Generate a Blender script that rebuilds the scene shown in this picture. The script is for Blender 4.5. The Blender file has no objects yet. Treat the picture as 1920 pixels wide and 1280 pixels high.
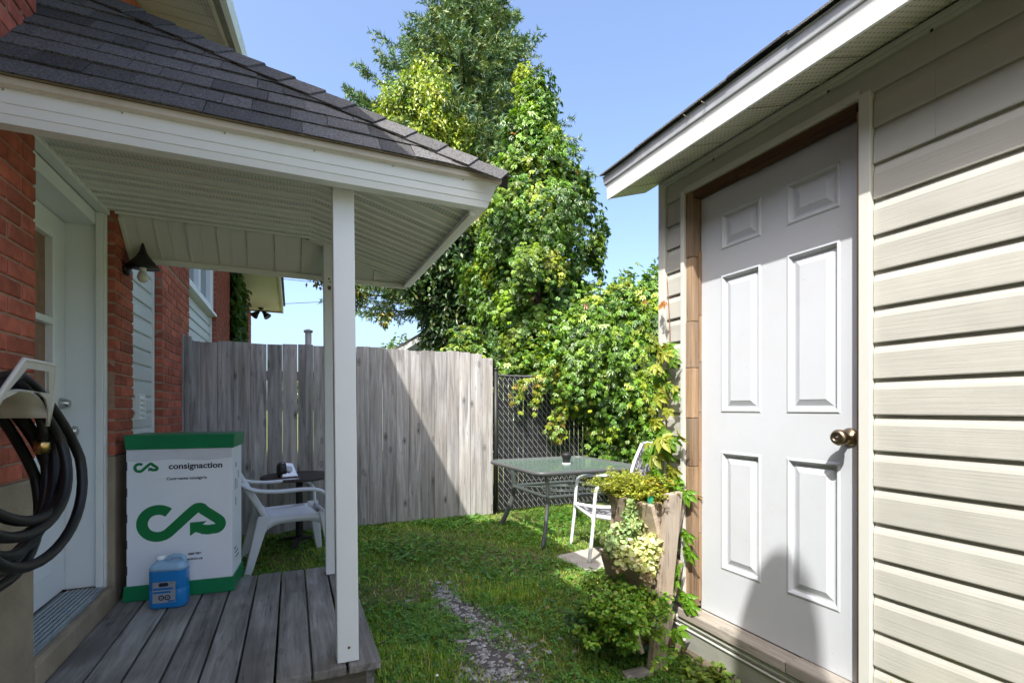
import bpy, bmesh, math, random
import numpy as np
from mathutils import Vector, Matrix, Quaternion

random.seed(7)
RNG = np.random.default_rng(11)
SC = bpy.context.scene
COL = SC.collection

# ------------------------------------------------------------------ camera, sky, sun, exposure
CAM_H = 1.27
cam_data = bpy.data.cameras.new('camera')
cam = bpy.data.objects.new('camera', cam_data)
COL.objects.link(cam)
cam.location = (0, 0, CAM_H)
cam.rotation_euler = (math.radians(90), 0, math.radians(-24.0))
cam_data.sensor_width = 36
cam_data.lens = 36 * 925 / 1920
cam_data.shift_y = (765 - 640) / 1920
cam_data.clip_start = 0.02
cam_data.clip_end = 1500
SC.camera = cam

SUN_DIR = Vector((1.0, 0.93, -1.71)).normalized()
world = bpy.data.worlds.new('World')
SC.world = world
world.use_nodes = True
wn = world.node_tree
wn.nodes.clear()
w_out = wn.nodes.new('ShaderNodeOutputWorld')
w_bg = wn.nodes.new('ShaderNodeBackground')
w_sky = wn.nodes.new('ShaderNodeTexSky')
w_sky.sky_type = 'NISHITA'
w_sky.sun_disc = False
w_sky.sun_elevation = math.asin(-SUN_DIR.z)
w_sky.sun_rotation = math.atan2(-SUN_DIR.x, -SUN_DIR.y)
w_sky.air_density = 0.85
w_sky.dust_density = 4.6
w_sky.ozone_density = 3.2
w_bg.inputs['Strength'].default_value = 0.15
wn.links.new(w_sky.outputs[0], w_bg.inputs['Color'])
wn.links.new(w_bg.outputs[0], w_out.inputs['Surface'])

sun_data = bpy.data.lights.new('sun', 'SUN')
sun_data.energy = 2.6
sun_data.angle = math.radians(0.53)
sun_data.color = (1.0, 0.97, 0.92)
sun = bpy.data.objects.new('sun', sun_data)
COL.objects.link(sun)
sun.rotation_euler = SUN_DIR.to_track_quat('-Z', 'Y').to_euler()
sun.location = (-6, -6, 12)

SC.view_settings.view_transform = 'Standard'
SC.view_settings.look = 'None'
SC.view_settings.gamma = 1.0
SC.view_settings.use_curve_mapping = False
SC.view_settings.exposure = 1.58
SC.render.engine = 'CYCLES'
SC.cycles.use_denoising = True
SC.cycles.max_bounces = 6
SC.cycles.diffuse_bounces = 3
SC.cycles.use_light_tree = False
SC.cycles.adaptive_threshold = 0.02
SC.cycles.glossy_bounces = 2
SC.cycles.transparent_max_bounces = 12

# ------------------------------------------------------------------ helpers
WM = {}          # world matrices of things, by name
LOCAL = set()    # things whose parts are built in the thing's own axes


def put(o, label=None, cat=None, group=None, kind=None):
    if label: o['label'] = label
    if cat: o['category'] = cat
    if group: o['group'] = group
    if kind: o['kind'] = kind
    return o


def thing(name, label, cat, loc=(0, 0, 0), rz=0.0, group=None, local=False):
    o = bpy.data.objects.new(name, None)
    o.empty_display_size = 0.1
    COL.objects.link(o)
    o.location = loc
    o.rotation_euler = (0, 0, rz)
    WM[o.name] = Matrix.Translation(loc) @ Matrix.Rotation(rz, 4, 'Z')
    if local: LOCAL.add(o.name)
    return put(o, label, cat, group)


def attach(o, parent):
    if parent is None: return o
    o.parent = parent
    if parent.name in WM and parent.name not in LOCAL:
        o.matrix_parent_inverse = WM[parent.name].inverted()
    return o


def link(name, mesh, parent=None, loc=None, rot=None, **kw):
    o = bpy.data.objects.new(name, mesh)
    COL.objects.link(o)
    if loc is not None: o.location = loc
    if rot is not None: o.rotation_euler = rot
    if loc is not None or rot is not None:
        m = Matrix.LocRotScale(Vector(loc or (0, 0, 0)), None, None)
        WM[o.name] = m
    attach(o, parent)
    return put(o, **kw)


def perp(d):
    a = Vector((0, 0, 1)) if abs(d.z) < 0.9 else Vector((1, 0, 0))
    return d.cross(a).normalized()


class MB:
    def __init__(s):
        s.v = []; s.f = []

    def add(s, vs, fs):
        n = len(s.v)
        s.v += [tuple(p) for p in vs]
        s.f += [tuple(i + n for i in f) for f in fs]
        return s

    def box(s, x0, x1, y0, y1, z0, z1):
        return s.hexa([(x0, y0, z0), (x1, y0, z0), (x1, y1, z0), (x0, y1, z0),
                       (x0, y0, z1), (x1, y0, z1), (x1, y1, z1), (x0, y1, z1)])

    def hexa(s, p):
        return s.add(p, [(0, 3, 2, 1), (4, 5, 6, 7), (0, 1, 5, 4), (1, 2, 6, 5), (2, 3, 7, 6), (3, 0, 4, 7)])

    def bar(s, a, b, w, h, up=(0, 0, 1)):
        a = Vector(a); b = Vector(b); d = (b - a).normalized()
        up = Vector(up)
        sx = d.cross(up)
        if sx.length < 1e-4: sx = perp(d)
        sx = sx.normalized() * w / 2
        su = sx.cross(d).normalized() * h / 2
        p = [a - sx - su, a + sx - su, b + sx - su, b - sx - su, a - sx + su, a + sx + su, b + sx + su, b - sx + su]
        return s.hexa(p)

    def prism(s, poly, off):
        n = len(poly); off = Vector(off)
        top = [Vector(p) + off for p in poly]
        fs = [tuple(range(n - 1, -1, -1)), tuple(range(n, 2 * n))]
        fs += [(i, (i + 1) % n, n + (i + 1) % n, n + i) for i in range(n)]
        return s.add(list(poly) + top, fs)

    def tube(s, pts, r, n=8, cap=True, flat=1.0, up=None):
        pts = [Vector(p) for p in pts]
        m = len(pts)
        rs = r if isinstance(r, (list, tuple)) else [r] * m
        vs = []; fs = []
        d = (pts[1] - pts[0]).normalized()
        u = Vector(up).normalized() if up is not None else perp(d)
        for i, p in enumerate(pts):
            if i == 0: d = pts[1] - pts[0]
            elif i == m - 1: d = pts[-1] - pts[-2]
            else: d = pts[i + 1] - pts[i - 1]
            d = d.normalized()
            u = (u - d * u.dot(d))
            u = u.normalized() if u.length > 1e-5 else perp(d)
            w = d.cross(u)
            for k in range(n):
                a = 2 * math.pi * k / n
                vs.append(p + (u * math.cos(a) * flat + w * math.sin(a)) * rs[i])
        for i in range(m - 1):
            for k in range(n):
                fs.append((i * n + k, i * n + (k + 1) % n, (i + 1) * n + (k + 1) % n, (i + 1) * n + k))
        if cap:
            fs.append(tuple(range(n - 1, -1, -1)))
            fs.append(tuple((m - 1) * n + k for k in range(n)))
        return s.add(vs, fs)

    def lathe(s, prof, origin=(0, 0, 0), axis=(0, 0, 1), n=20, sx=1.0, sy=1.0):
        ax = Vector(axis).normalized(); u = perp(ax); w = ax.cross(u); o = Vector(origin)
        vs = []; fs = []
        for r, h in prof:
            for k in range(n):
                a = 2 * math.pi * k / n
                vs.append(o + ax * h + (u * math.cos(a) * sx + w * math.sin(a) * sy) * max(r, 1e-5))
        for i in range(len(prof) - 1):
            for k in range(n):
                fs.append((i * n + k, i * n + (k + 1) % n, (i + 1) * n + (k + 1) % n, (i + 1) * n + k))
        fs.append(tuple(range(n - 1, -1, -1)))
        fs.append(tuple((len(prof) - 1) * n + k for k in range(n)))
        return s.add(vs, fs)

    def sheet(s, rows):
        n = len(rows[0])
        vs = [p for r in rows for p in r]
        fs = [(i * n + k, i * n + k + 1, (i + 1) * n + k + 1, (i + 1) * n + k) for i in range(len(rows) - 1) for k in range(n - 1)]
        return s.add(vs, fs)

    def mesh(s, name, mat, smooth=False):
        me = bpy.data.meshes.new(name)
        me.from_pydata(s.v, [], s.f)
        me.materials.append(mat)
        if smooth:
            me.polygons.foreach_set('use_smooth', [True] * len(me.polygons))
        me.update()
        return me

    def build(s, name, mat, parent=None, smooth=False, bevel=0.0, seg=2, solid=0.0, sub=0, **kw):
        me = s.mesh(name, mat, smooth)
        bm = bmesh.new(); bm.from_mesh(me)
        bmesh.ops.recalc_face_normals(bm, faces=bm.faces)
        bm.to_mesh(me); bm.free()
        o = link(name, me, parent, **kw)
        if solid:
            m = o.modifiers.new('thick', 'SOLIDIFY'); m.thickness = solid; m.offset = 0
        if bevel:
            m = o.modifiers.new('edge', 'BEVEL'); m.width = bevel; m.segments = seg; m.limit_method = 'ANGLE'
            m.angle_limit = math.radians(40)
        if sub:
            m = o.modifiers.new('soft', 'SUBSURF'); m.levels = sub; m.render_levels = sub
        return o


def catmull(pts, k=5):
    pts = [Vector(p) for p in pts]; sp = []
    for i in range(len(pts) - 1):
        p0, p1_, p2_, p3 = pts[max(0, i - 1)], pts[i], pts[i + 1], pts[min(len(pts) - 1, i + 2)]
        for t in np.linspace(0, 1, k + 1)[:-1]:
            sp.append(.5 * ((2 * p1_) + (-p0 + p2_) * t + (2 * p0 - 5 * p1_ + 4 * p2_ - p3) * t * t + (-p0 + 3 * p1_ - 3 * p2_ + p3) * t ** 3))
    sp.append(pts[-1])
    return sp


# ------------------------------------------------------------------ materials
MATS = {}


def nt(name):
    m = bpy.data.materials.new(name); m.use_nodes = True
    t = m.node_tree; t.nodes.clear()
    out = t.nodes.new('ShaderNodeOutputMaterial')
    b = t.nodes.new('ShaderNodeBsdfPrincipled')
    t.links.new(b.outputs[0], out.inputs[0])
    MATS[name] = m
    return m, t, b, out


def coords(t, stretch=(1, 1, 1), rnd=5.0):
    tc = t.nodes.new('ShaderNodeTexCoord')
    oi = t.nodes.new('ShaderNodeObjectInfo')
    mul = t.nodes.new('ShaderNodeMath'); mul.operation = 'MULTIPLY'; mul.inputs[1].default_value = rnd
    t.links.new(oi.outputs['Random'], mul.inputs[0])
    add = t.nodes.new('ShaderNodeVectorMath'); add.operation = 'ADD'
    t.links.new(tc.outputs['Object'], add.inputs[0]); t.links.new(mul.outputs[0], add.inputs[1])
    mp = t.nodes.new('ShaderNodeMapping'); mp.inputs['Scale'].default_value = stretch
    t.links.new(add.outputs[0], mp.inputs['Vector'])
    return tc, oi, mp


def noise(t, vec, scale, detail=4, rough=0.55, dist=0.0):
    n = t.nodes.new('ShaderNodeTexNoise')
    n.inputs['Scale'].default_value = scale; n.inputs['Detail'].default_value = detail
    n.inputs['Roughness'].default_value = rough; n.inputs['Distortion'].default_value = dist
    t.links.new(vec, n.inputs['Vector'])
    return n.outputs['Fac']


def ramp(t, fac, stops):
    r = t.nodes.new('ShaderNodeValToRGB')
    while len(r.color_ramp.elements) < len(stops): r.color_ramp.elements.new(0.5)
    for e, (p, c) in zip(r.color_ramp.elements, stops):
        e.position = p; e.color = (*c, 1) if len(c) == 3 else c
    t.links.new(fac, r.inputs[0])
    return r.outputs[0]


def mixc(t, fac, a, b, mode='MIX'):
    m = t.nodes.new('ShaderNodeMix'); m.data_type = 'RGBA'; m.blend_type = mode
    for sock, val in ((m.inputs[0], fac), (m.inputs[6], a), (m.inputs[7], b)):
        if isinstance(val, (int, float)): sock.default_value = val
        elif isinstance(val, (tuple, list)): sock.default_value = (*val, 1) if len(val) == 3 else val
        else: t.links.new(val, sock)
    return m.outputs[2]


def bumpn(t, b, h, strength, dist=0.01):
    bp = t.nodes.new('ShaderNodeBump'); bp.inputs['Strength'].default_value = strength; bp.inputs['Distance'].default_value = dist
    t.links.new(h, bp.inputs['Height'])
    t.links.new(bp.outputs[0], b.inputs['Normal'])


def sc(c, k): return tuple(min(1, x * k) for x in c)


def plain(name, c, rough=0.6, var=0.12, scale=6.0, bump=0.15, bscale=80, stretch=(1, 1, 1), metal=0.0, spec=0.4,
          orand=0.12, dirt=0.0, dirtc=(0.12, 0.10, 0.07), coat=0.0, bdist=0.002):
    m, t, b, out = nt(name)
    tc, oi, mp = coords(t, stretch)
    f = noise(t, mp.outputs[0], scale, 5)
    col = ramp(t, f, [(0.25, sc(c, 1 - var)), (0.75, sc(c, 1 + var))])
    if orand:
        hv = t.nodes.new('ShaderNodeHueSaturation')
        mr = t.nodes.new('ShaderNodeMapRange'); mr.inputs[3].default_value = 1 - orand; mr.inputs[4].default_value = 1 + orand
        t.links.new(oi.outputs['Random'], mr.inputs[0]); t.links.new(mr.outputs[0], hv.inputs['Value'])
        t.links.new(col, hv.inputs['Color']); col = hv.outputs[0]
    if dirt:
        d = noise(t, tc.outputs['Object'], 3.1, 8, 0.7)
        dm = ramp(t, d, [(0.52, (0, 0, 0)), (0.75, (dirt, dirt, dirt))])
        col = mixc(t, dm, col, dirtc)
    t.links.new(col, b.inputs['Base Color'])
    b.inputs['Metallic'].default_value = metal
    b.inputs['Specular IOR Level'].default_value = spec
    rr = t.nodes.new('ShaderNodeMapRange'); rr.inputs[3].default_value = max(0.02, rough - 0.1); rr.inputs[4].default_value = min(1, rough + 0.12)
    t.links.new(f, rr.inputs[0]); t.links.new(rr.outputs[0], b.inputs['Roughness'])
    if coat: b.inputs['Coat Weight'].default_value = coat
    if bump:
        h = noise(t, mp.outputs[0], bscale, 4)
        bumpn(t, b, h, bump, bdist)
    return m


def wood(name, dark, light, axis=2, knots=0.6, rough=0.85, warm=None, warm_amt=0.0, bump=0.6, crack=0.7, orand=0.18):
    m, t, b, out = nt(name)
    st = [14.0, 14.0, 14.0]; st[axis] = 0.9
    tc, oi, mp = coords(t, tuple(st), 7.0)
    mp0 = t.nodes.new('ShaderNodeMapping')
    ks = [7.0, 7.0, 7.0]; ks[axis] = 3.2
    mp0.inputs['Scale'].default_value = ks
    add = [n for n in t.nodes if n.type == 'VECT_MATH'][0]
    t.links.new(add.outputs[0], mp0.inputs['Vector'])
    g = noise(t, mp.outputs[0], 1.6, 7, 0.62, 0.6)
    g2 = noise(t, mp.outputs[0], 7.0, 4, 0.6)
    big = noise(t, add.outputs[0], 1.7, 3)
    col = ramp(t, g, [(0.28, dark), (0.5, tuple((a + c) / 2 for a, c in zip(dark, light))), (0.72, light)])
    if warm:
        wm = ramp(t, big, [(0.42, (0, 0, 0)), (0.68, (warm_amt,) * 3)])
        col = mixc(t, wm, col, warm)
    vo = t.nodes.new('ShaderNodeTexVoronoi'); vo.inputs['Scale'].default_value = 1.0; vo.inputs['Randomness'].default_value = 1.0
    t.links.new(mp0.outputs[0], vo.inputs['Vector'])
    kn = ramp(t, vo.outputs['Distance'], [(0.05, (knots,) * 3), (0.10, (knots * 0.25,) * 3), (0.125, (knots * 0.6,) * 3), (0.17, (0, 0, 0))])
    col = mixc(t, kn, col, sc(dark, 0.35))
    cr = ramp(t, g2, [(0.28, (crack,) * 3), (0.38, (0, 0, 0))])
    col = mixc(t, cr, col, sc(dark, 0.5))
    hv = t.nodes.new('ShaderNodeHueSaturation')
    mr = t.nodes.new('ShaderNodeMapRange'); mr.inputs[3].default_value = 1 - orand; mr.inputs[4].default_value = 1 + orand
    t.links.new(oi.outputs['Random'], mr.inputs[0]); t.links.new(mr.outputs[0], hv.inputs['Value'])
    t.links.new(col, hv.inputs['Color'])
    t.links.new(hv.outputs[0], b.inputs['Base Color'])
    b.inputs['Roughness'].default_value = rough; b.inputs['Specular IOR Level'].default_value = 0.25
    hm = mixc(t, 0.4, g, g2)
    bumpn(t, b, hm, bump, 0.006)
    return m


def leafmat(name, trans=0.30, rough=0.36, tcol=(0.55, 0.75, 0.12)):
    m, t, b, out = nt(name)
    at = t.nodes.new('ShaderNodeAttribute'); at.attribute_name = 'tint'
    tc = t.nodes.new('ShaderNodeTexCoord')
    f = noise(t, tc.outputs['Object'], 30, 2)
    v = t.nodes.new('ShaderNodeHueSaturation')
    mr = t.nodes.new('ShaderNodeMapRange'); mr.inputs[3].default_value = 0.75; mr.inputs[4].default_value = 1.25
    t.links.new(f, mr.inputs[0]); t.links.new(mr.outputs[0], v.inputs['Value'])
    t.links.new(at.outputs['Color'], v.inputs['Color'])
    t.links.new(v.outputs[0], b.inputs['Base Color'])
    b.inputs['Roughness'].default_value = rough; b.inputs['Specular IOR Level'].default_value = 0.6
    tr = t.nodes.new('ShaderNodeBsdfTranslucent')
    tcn = mixc(t, 1.0, v.outputs[0], sc(tcol, 1.9), 'MULTIPLY')
    t.links.new(tcn, tr.inputs['Color'])
    mx = t.nodes.new('ShaderNodeMixShader'); mx.inputs[0].default_value = trans
    t.links.new(b.outputs[0], mx.inputs[1]); t.links.new(tr.outputs[0], mx.inputs[2])
    t.links.new(mx.outputs[0], out.inputs[0])
    return m


def vinyl(name, c, axis=1, dirt=0.15, rough=0.45, grain=0.25):
    """embossed vinyl: fine wood-grain lines running along the board"""
    m, t, b, out = nt(name)
    st = [90.0, 90.0, 90.0]; st[axis] = 2.2
    tc, oi, mp = coords(t, tuple(st), 3.0)
    g = noise(t, mp.outputs[0], 1.6, 3, 0.5, 0.3)
    big = noise(t, tc.outputs['Object'], 1.5, 5, 0.6)
    col = ramp(t, big, [(0.3, sc(c, 0.94)), (0.7, sc(c, 1.04))])
    d = noise(t, tc.outputs['Object'], 6.0, 8, 0.75)
    dm = ramp(t, d, [(0.58, (0, 0, 0)), (0.80, (dirt,) * 3)])
    col = mixc(t, dm, col, (0.30, 0.27, 0.21))
    hv = t.nodes.new('ShaderNodeHueSaturation'); mr = t.nodes.new('ShaderNodeMapRange'); mr.inputs[3].default_value = 0.955; mr.inputs[4].default_value = 1.04
    t.links.new(oi.outputs['Random'], mr.inputs[0]); t.links.new(mr.outputs[0], hv.inputs['Value']); t.links.new(col, hv.inputs['Color'])
    mps = t.nodes.new('ShaderNodeMapping'); mps.inputs['Scale'].default_value = (9, 9, 0.8); t.links.new(tc.outputs['Object'], mps.inputs['Vector'])
    stk = ramp(t, noise(t, mps.outputs[0], 2.2, 6, 0.7), [(0.55, (0, 0, 0)), (0.8, (dirt * .8,) * 3)])
    col2 = mixc(t, stk, hv.outputs[0], (0.33, 0.30, 0.24))
    t.links.new(col2, b.inputs['Base Color'])
    b.inputs['Roughness'].default_value = rough; b.inputs['Specular IOR Level'].default_value = 0.35
    wav = noise(t, tc.outputs['Object'], 3.5, 2)
    bp0 = t.nodes.new('ShaderNodeBump'); bp0.inputs['Strength'].default_value = 0.35; bp0.inputs['Distance'].default_value = 0.03
    t.links.new(wav, bp0.inputs['Height'])
    bp = t.nodes.new('ShaderNodeBump'); bp.inputs['Strength'].default_value = grain; bp.inputs['Distance'].default_value = 0.003
    t.links.new(g, bp.inputs['Height']); t.links.new(bp0.outputs[0], bp.inputs['Normal']); t.links.new(bp.outputs[0], b.inputs['Normal'])
    return m


def perforated(name, c, axis_u=0, axis_v=1, pitch=0.0155, hole=0.19, dirt=0.2, holec=(0.2, 0.2, 0.17)):
    """vented soffit metal: rows of small dark punched holes on every other strip"""
    m, t, b, out = nt(name)
    tc = t.nodes.new('ShaderNodeTexCoord')
    mp = t.nodes.new('ShaderNodeMapping'); mp.inputs['Scale'].default_value = (1 / pitch,) * 3
    t.links.new(tc.outputs['Object'], mp.inputs['Vector'])
    fr = t.nodes.new('ShaderNodeVectorMath'); fr.operation = 'FRACTION'
    t.links.new(mp.outputs[0], fr.inputs[0])
    sub = t.nodes.new('ShaderNodeVectorMath'); sub.operation = 'SUBTRACT'; sub.inputs[1].default_value = (0.5, 0.5, 0.5)
    t.links.new(fr.outputs[0], sub.inputs[0])
    msk = [0.0, 0.0, 0.0]; msk[axis_u] = 1.0; msk[axis_v] = 1.0
    mu = t.nodes.new('ShaderNodeVectorMath'); mu.operation = 'MULTIPLY'; mu.inputs[1].default_value = msk
    t.links.new(sub.outputs[0], mu.inputs[0])
    ln = t.nodes.new('ShaderNodeVectorMath'); ln.operation = 'LENGTH'
    t.links.new(mu.outputs[0], ln.inputs[0])
    lt = t.nodes.new('ShaderNodeMath'); lt.operation = 'LESS_THAN'; lt.inputs[1].default_value = hole
    t.links.new(ln.outputs['Value'], lt.inputs[0])
    big = noise(t, tc.outputs['Object'], 2.5, 6, 0.65)
    col = ramp(t, big, [(0.3, sc(c, 0.88)), (0.7, sc(c, 1.05))])
    d = noise(t, tc.outputs['Object'], 7.0, 8, 0.75)
    dm = ramp(t, d, [(0.55, (0, 0, 0)), (0.82, (dirt,) * 3)])
    col = mixc(t, dm, col, (0.22, 0.19, 0.13))
    col = mixc(t, lt.outputs[0], col, holec)
    t.links.new(col, b.inputs['Base Color'])
    b.inputs['Roughness'].default_value = 0.5
    return m


# walls and trim
M_BRICK = plain('red_brick', (0.39, 0.108, 0.066), 0.85, 0.35, 18, 0.55, 120, orand=0.24, spec=0.2, dirt=0.10, dirtc=(0.45, 0.30, 0.22), bdist=0.004)
M_MORTAR = plain('mortar', (0.34, 0.215, 0.155), 0.95, 0.2, 25, 0.7, 150, spec=0.1, bdist=0.004)
M_CONC = plain('foundation_concrete', (0.30, 0.245, 0.175), 0.95, 0.22, 5, 0.6, 60, spec=0.15, dirt=0.5, dirtc=(0.15, 0.13, 0.10), bdist=0.006)
M_WHITE = plain('white_painted_metal', (0.84, 0.87, 0.86), 0.38, 0.03, 3, 0.03, 40, spec=0.45, orand=0.02, dirt=0.06, dirtc=(0.4, 0.36, 0.3))
M_TRIM = plain('white_trim', (0.80, 0.82, 0.79), 0.45, 0.04, 3, 0.05, 60, orand=0.02, dirt=0.10, dirtc=(0.35, 0.31, 0.24))
M_CREAM = plain('cream_drip_metal', (0.60, 0.54, 0.43), 0.45, 0.08, 5, 0.05, 60, orand=0.03, dirt=0.45, dirtc=(0.30, 0.25, 0.17))
M_OLIVE = plain('weathered_fascia_metal', (0.28, 0.26, 0.20), 0.6, 0.2, 6, 0.2, 40, dirt=0.5)
M_SOFFIT = plain('soffit_metal', (0.80, 0.80, 0.74), 0.45, 0.05, 4, 0.05, 40, orand=0.03, dirt=0.12, dirtc=(0.3, 0.27, 0.2))
M_SOFFITP = perforated('vented_soffit_metal', (0.76, 0.77, 0.70))
M_SOFFITF = plain('soffit_field', (0.76, 0.77, 0.70), 0.5, 0.05, 4, 0.05, 40, orand=0.04, dirt=0.12, dirtc=(0.3, 0.27, 0.2))
M_BEAD = plain('soffit_bead', (0.88, 0.88, 0.83), 0.4, 0.03, 4, 0, orand=0)  # same panel metal made lighter, so the beads read as catching light
M_SOFFITD = perforated('dirty_vented_soffit', (0.64, 0.62, 0.52), pitch=0.022, hole=0.2, dirt=0.75)
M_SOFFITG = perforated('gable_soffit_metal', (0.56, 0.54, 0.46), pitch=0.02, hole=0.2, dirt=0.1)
M_SHINGLE = plain('asphalt_shingle', (0.105, 0.101, 0.098), 0.95, 0.8, 130, 1.0, 260, orand=0.38, spec=0.25, bdist=0.004)
M_SIDING = vinyl('cream_vinyl_siding', (0.445, 0.44, 0.39), 1)
M_SIDINGH = vinyl('grey_vinyl_siding', (0.62, 0.64, 0.60), 1, 0.1)
M_TRIMB = plain('beige_trim', (0.56, 0.56, 0.51), 0.45, 0.04, 3, 0.04, 40, orand=0.02, dirt=0.15, dirtc=(0.35, 0.31, 0.22))
M_DOORW = plain('painted_steel_door', (0.53, 0.555, 0.585), 0.38, 0.02, 3, 0.10, 160, orand=0.0, dirt=0.16, dirtc=(0.45, 0.42, 0.38))
_t = M_DOORW.node_tree; _b = [q for q in _t.nodes if q.type == 'BSDF_PRINCIPLED'][0]
_tc = [q for q in _t.nodes if q.type == 'TEX_COORD'][0]; _src = _b.inputs['Base Color'].links[0].from_socket
_sp = ramp(_t, noise(_t, _tc.outputs['Object'], 85, 2, 0.5), [(0.735, (0, 0, 0)), (0.78, (0.5, 0.5, 0.5))])
_c1 = mixc(_t, _sp, _src, (0.16, 0.14, 0.12))
_sm = ramp(_t, noise(_t, _tc.outputs['Object'], 2.3, 9, 0.72), [(0.5, (0, 0, 0)), (0.72, (0.14, 0.14, 0.14))])
_t.links.new(mixc(_t, _sm, _c1, (0.36, 0.34, 0.31)), _b.inputs['Base Color'])
M_HDOOR = plain('house_door_paint', (0.82, 0.86, 0.85), 0.4, 0.03, 3, 0.04, 60, orand=0.0, dirt=0.05, dirtc=(0.4, 0.4, 0.38))
M_ALU = plain('ribbed_aluminium', (0.42, 0.47, 0.49), 0.42, 0.1, 10, 0.1, 80, metal=0.6)
M_GALV = plain('galvanised_edge', (0.45, 0.47, 0.49), 0.5, 0.2, 8, 0.1, 60, metal=0.3, dirt=0.6, dirtc=(0.16, 0.13, 0.09))
M_STEEL = plain('satin_nickel', (0.62, 0.60, 0.56), 0.25, 0.05, 10, 0.0, metal=1.0, orand=0)
M_BRASSY = plain('antique_brass', (0.30, 0.22, 0.14), 0.3, 0.1, 12, 0.0, metal=1.0, orand=0)
M_BLACK = plain('black_metal', (0.018, 0.017, 0.016), 0.5, 0.2, 12, 0.1, 60)
M_DARKIN = plain('dark_interior', (0.02, 0.022, 0.025), 0.8, 0.2, 4, 0.0)
# wood
M_FENCE = wood('weathered_fence_wood', (0.14, 0.13, 0.12), (0.55, 0.53, 0.50), 2, 0.85, warm=(0.29, 0.25, 0.205), warm_amt=0.4, orand=0.28)
M_DECK = wood('grey_deck_wood', (0.10, 0.095, 0.085), (0.42, 0.40, 0.37), 1, 0.5, warm=(0.11, 0.10, 0.085), warm_amt=0.7, crack=0.8)
M_PLANT = wood('grey_planter_wood', (0.30, 0.245, 0.19), (0.56, 0.48, 0.39), 2, 0.35, warm=(0.42, 0.28, 0.17), warm_amt=0.35)
M_PLANTY = wood('planter_board_wood', (0.30, 0.235, 0.17), (0.56, 0.46, 0.35), 1, 0.35, warm=(0.42, 0.28, 0.17), warm_amt=0.35)
M_JAMB = wood('stripped_jamb_wood', (0.12, 0.075, 0.045), (0.44, 0.29, 0.17), 2, 0.9, warm=(0.27, 0.22, 0.17), warm_amt=0.6, crack=0.9)
M_JAMBD = wood('brown_jamb_wood', (0.05, 0.026, 0.016), (0.13, 0.07, 0.042), 1, 0.4)
M_THRESH = wood('threshold_wood', (0.16, 0.145, 0.125), (0.42, 0.39, 0.345), 1, 0.6, warm=(0.26, 0.2, 0.14), warm_amt=0.3)
M_TABLEW = wood('dark_table_wood', (0.025, 0.022, 0.02), (0.07, 0.06, 0.055), 0, 0.3)
M_BARK = plain('bark', (0.10, 0.07, 0.05), 0.95, 0.4, 12, 0.8, 40, spec=0.1, bdist=0.02)
# foliage
M_LEAF = leafmat('vine_leaf')
M_NEEDLE = leafmat('spruce_needle', 0.12, 0.55)
M_GRASS = leafmat('grass_blade', 0.35, 0.55)
M_HERB = leafmat('herb_leaf', 0.4, 0.5)

# ------------------------------------------------------------------ leaf meshes
T_KITE = (np.array([(0, 0, 0), (.42, .5, .10), (1, 0, -.10), (.42, -.5, .10)]), [(0, 2, 1), (0, 3, 2)])
T_OVAL = (np.array([(0, 0, 0), (.28, .42, .08), (.66, .40, .05), (1, 0, -.12), (.66, -.40, .05), (.28, -.42, .08)]), [(0, 3, 2, 1), (0, 5, 4, 3)])
T_NEEDLE = (np.array([(0, -.5, 0), (0, .5, 0), (1, 0, 0)]), [(0, 1, 2)])
T_BLADE = (np.array([(0, -.5, 0), (0, .5, 0), (.55, .38, .06), (.55, -.38, .06), (1, 0, .26)]), [(0, 1, 2, 3), (3, 2, 4)])


def _multi(angles, lens, tmpl):
    vs = []; fs = []
    for a, l in zip(angles, lens):
        c, s_ = math.cos(a), math.sin(a)
        off = len(vs)
        for (u, v, w) in tmpl[0]:
            v *= .52
            vs.append(((u * c - v * s_) * l, (u * s_ + v * c) * l, w * l - 0.25 * (u * l) ** 2))
        fs += [tuple(i + off for i in f) for f in tmpl[1]]
    return np.array(vs), fs


T_CREEP = _multi([0, .55, -.55, 1.15, -1.15], [1, .9, .9, .65, .65], T_KITE)
T_CREEPO = _multi([0, .75, -.75, 1.5, -1.5], [1, .9, .9, .66, .66], T_OVAL)
T_TRI = _multi([0, 2.1, -2.1], [.62, .62, .62], (np.array([(0.05, 0, 0), (.5, .55, .06), (1.0, .28, .0), (1.0, -.28, .0), (.5, -.55, .06)]), [(0, 1, 2), (0, 2, 3), (0, 3, 4)]))


def norm(a):
    return a / np.maximum(np.linalg.norm(a, axis=1, keepdims=True), 1e-9)


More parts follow.
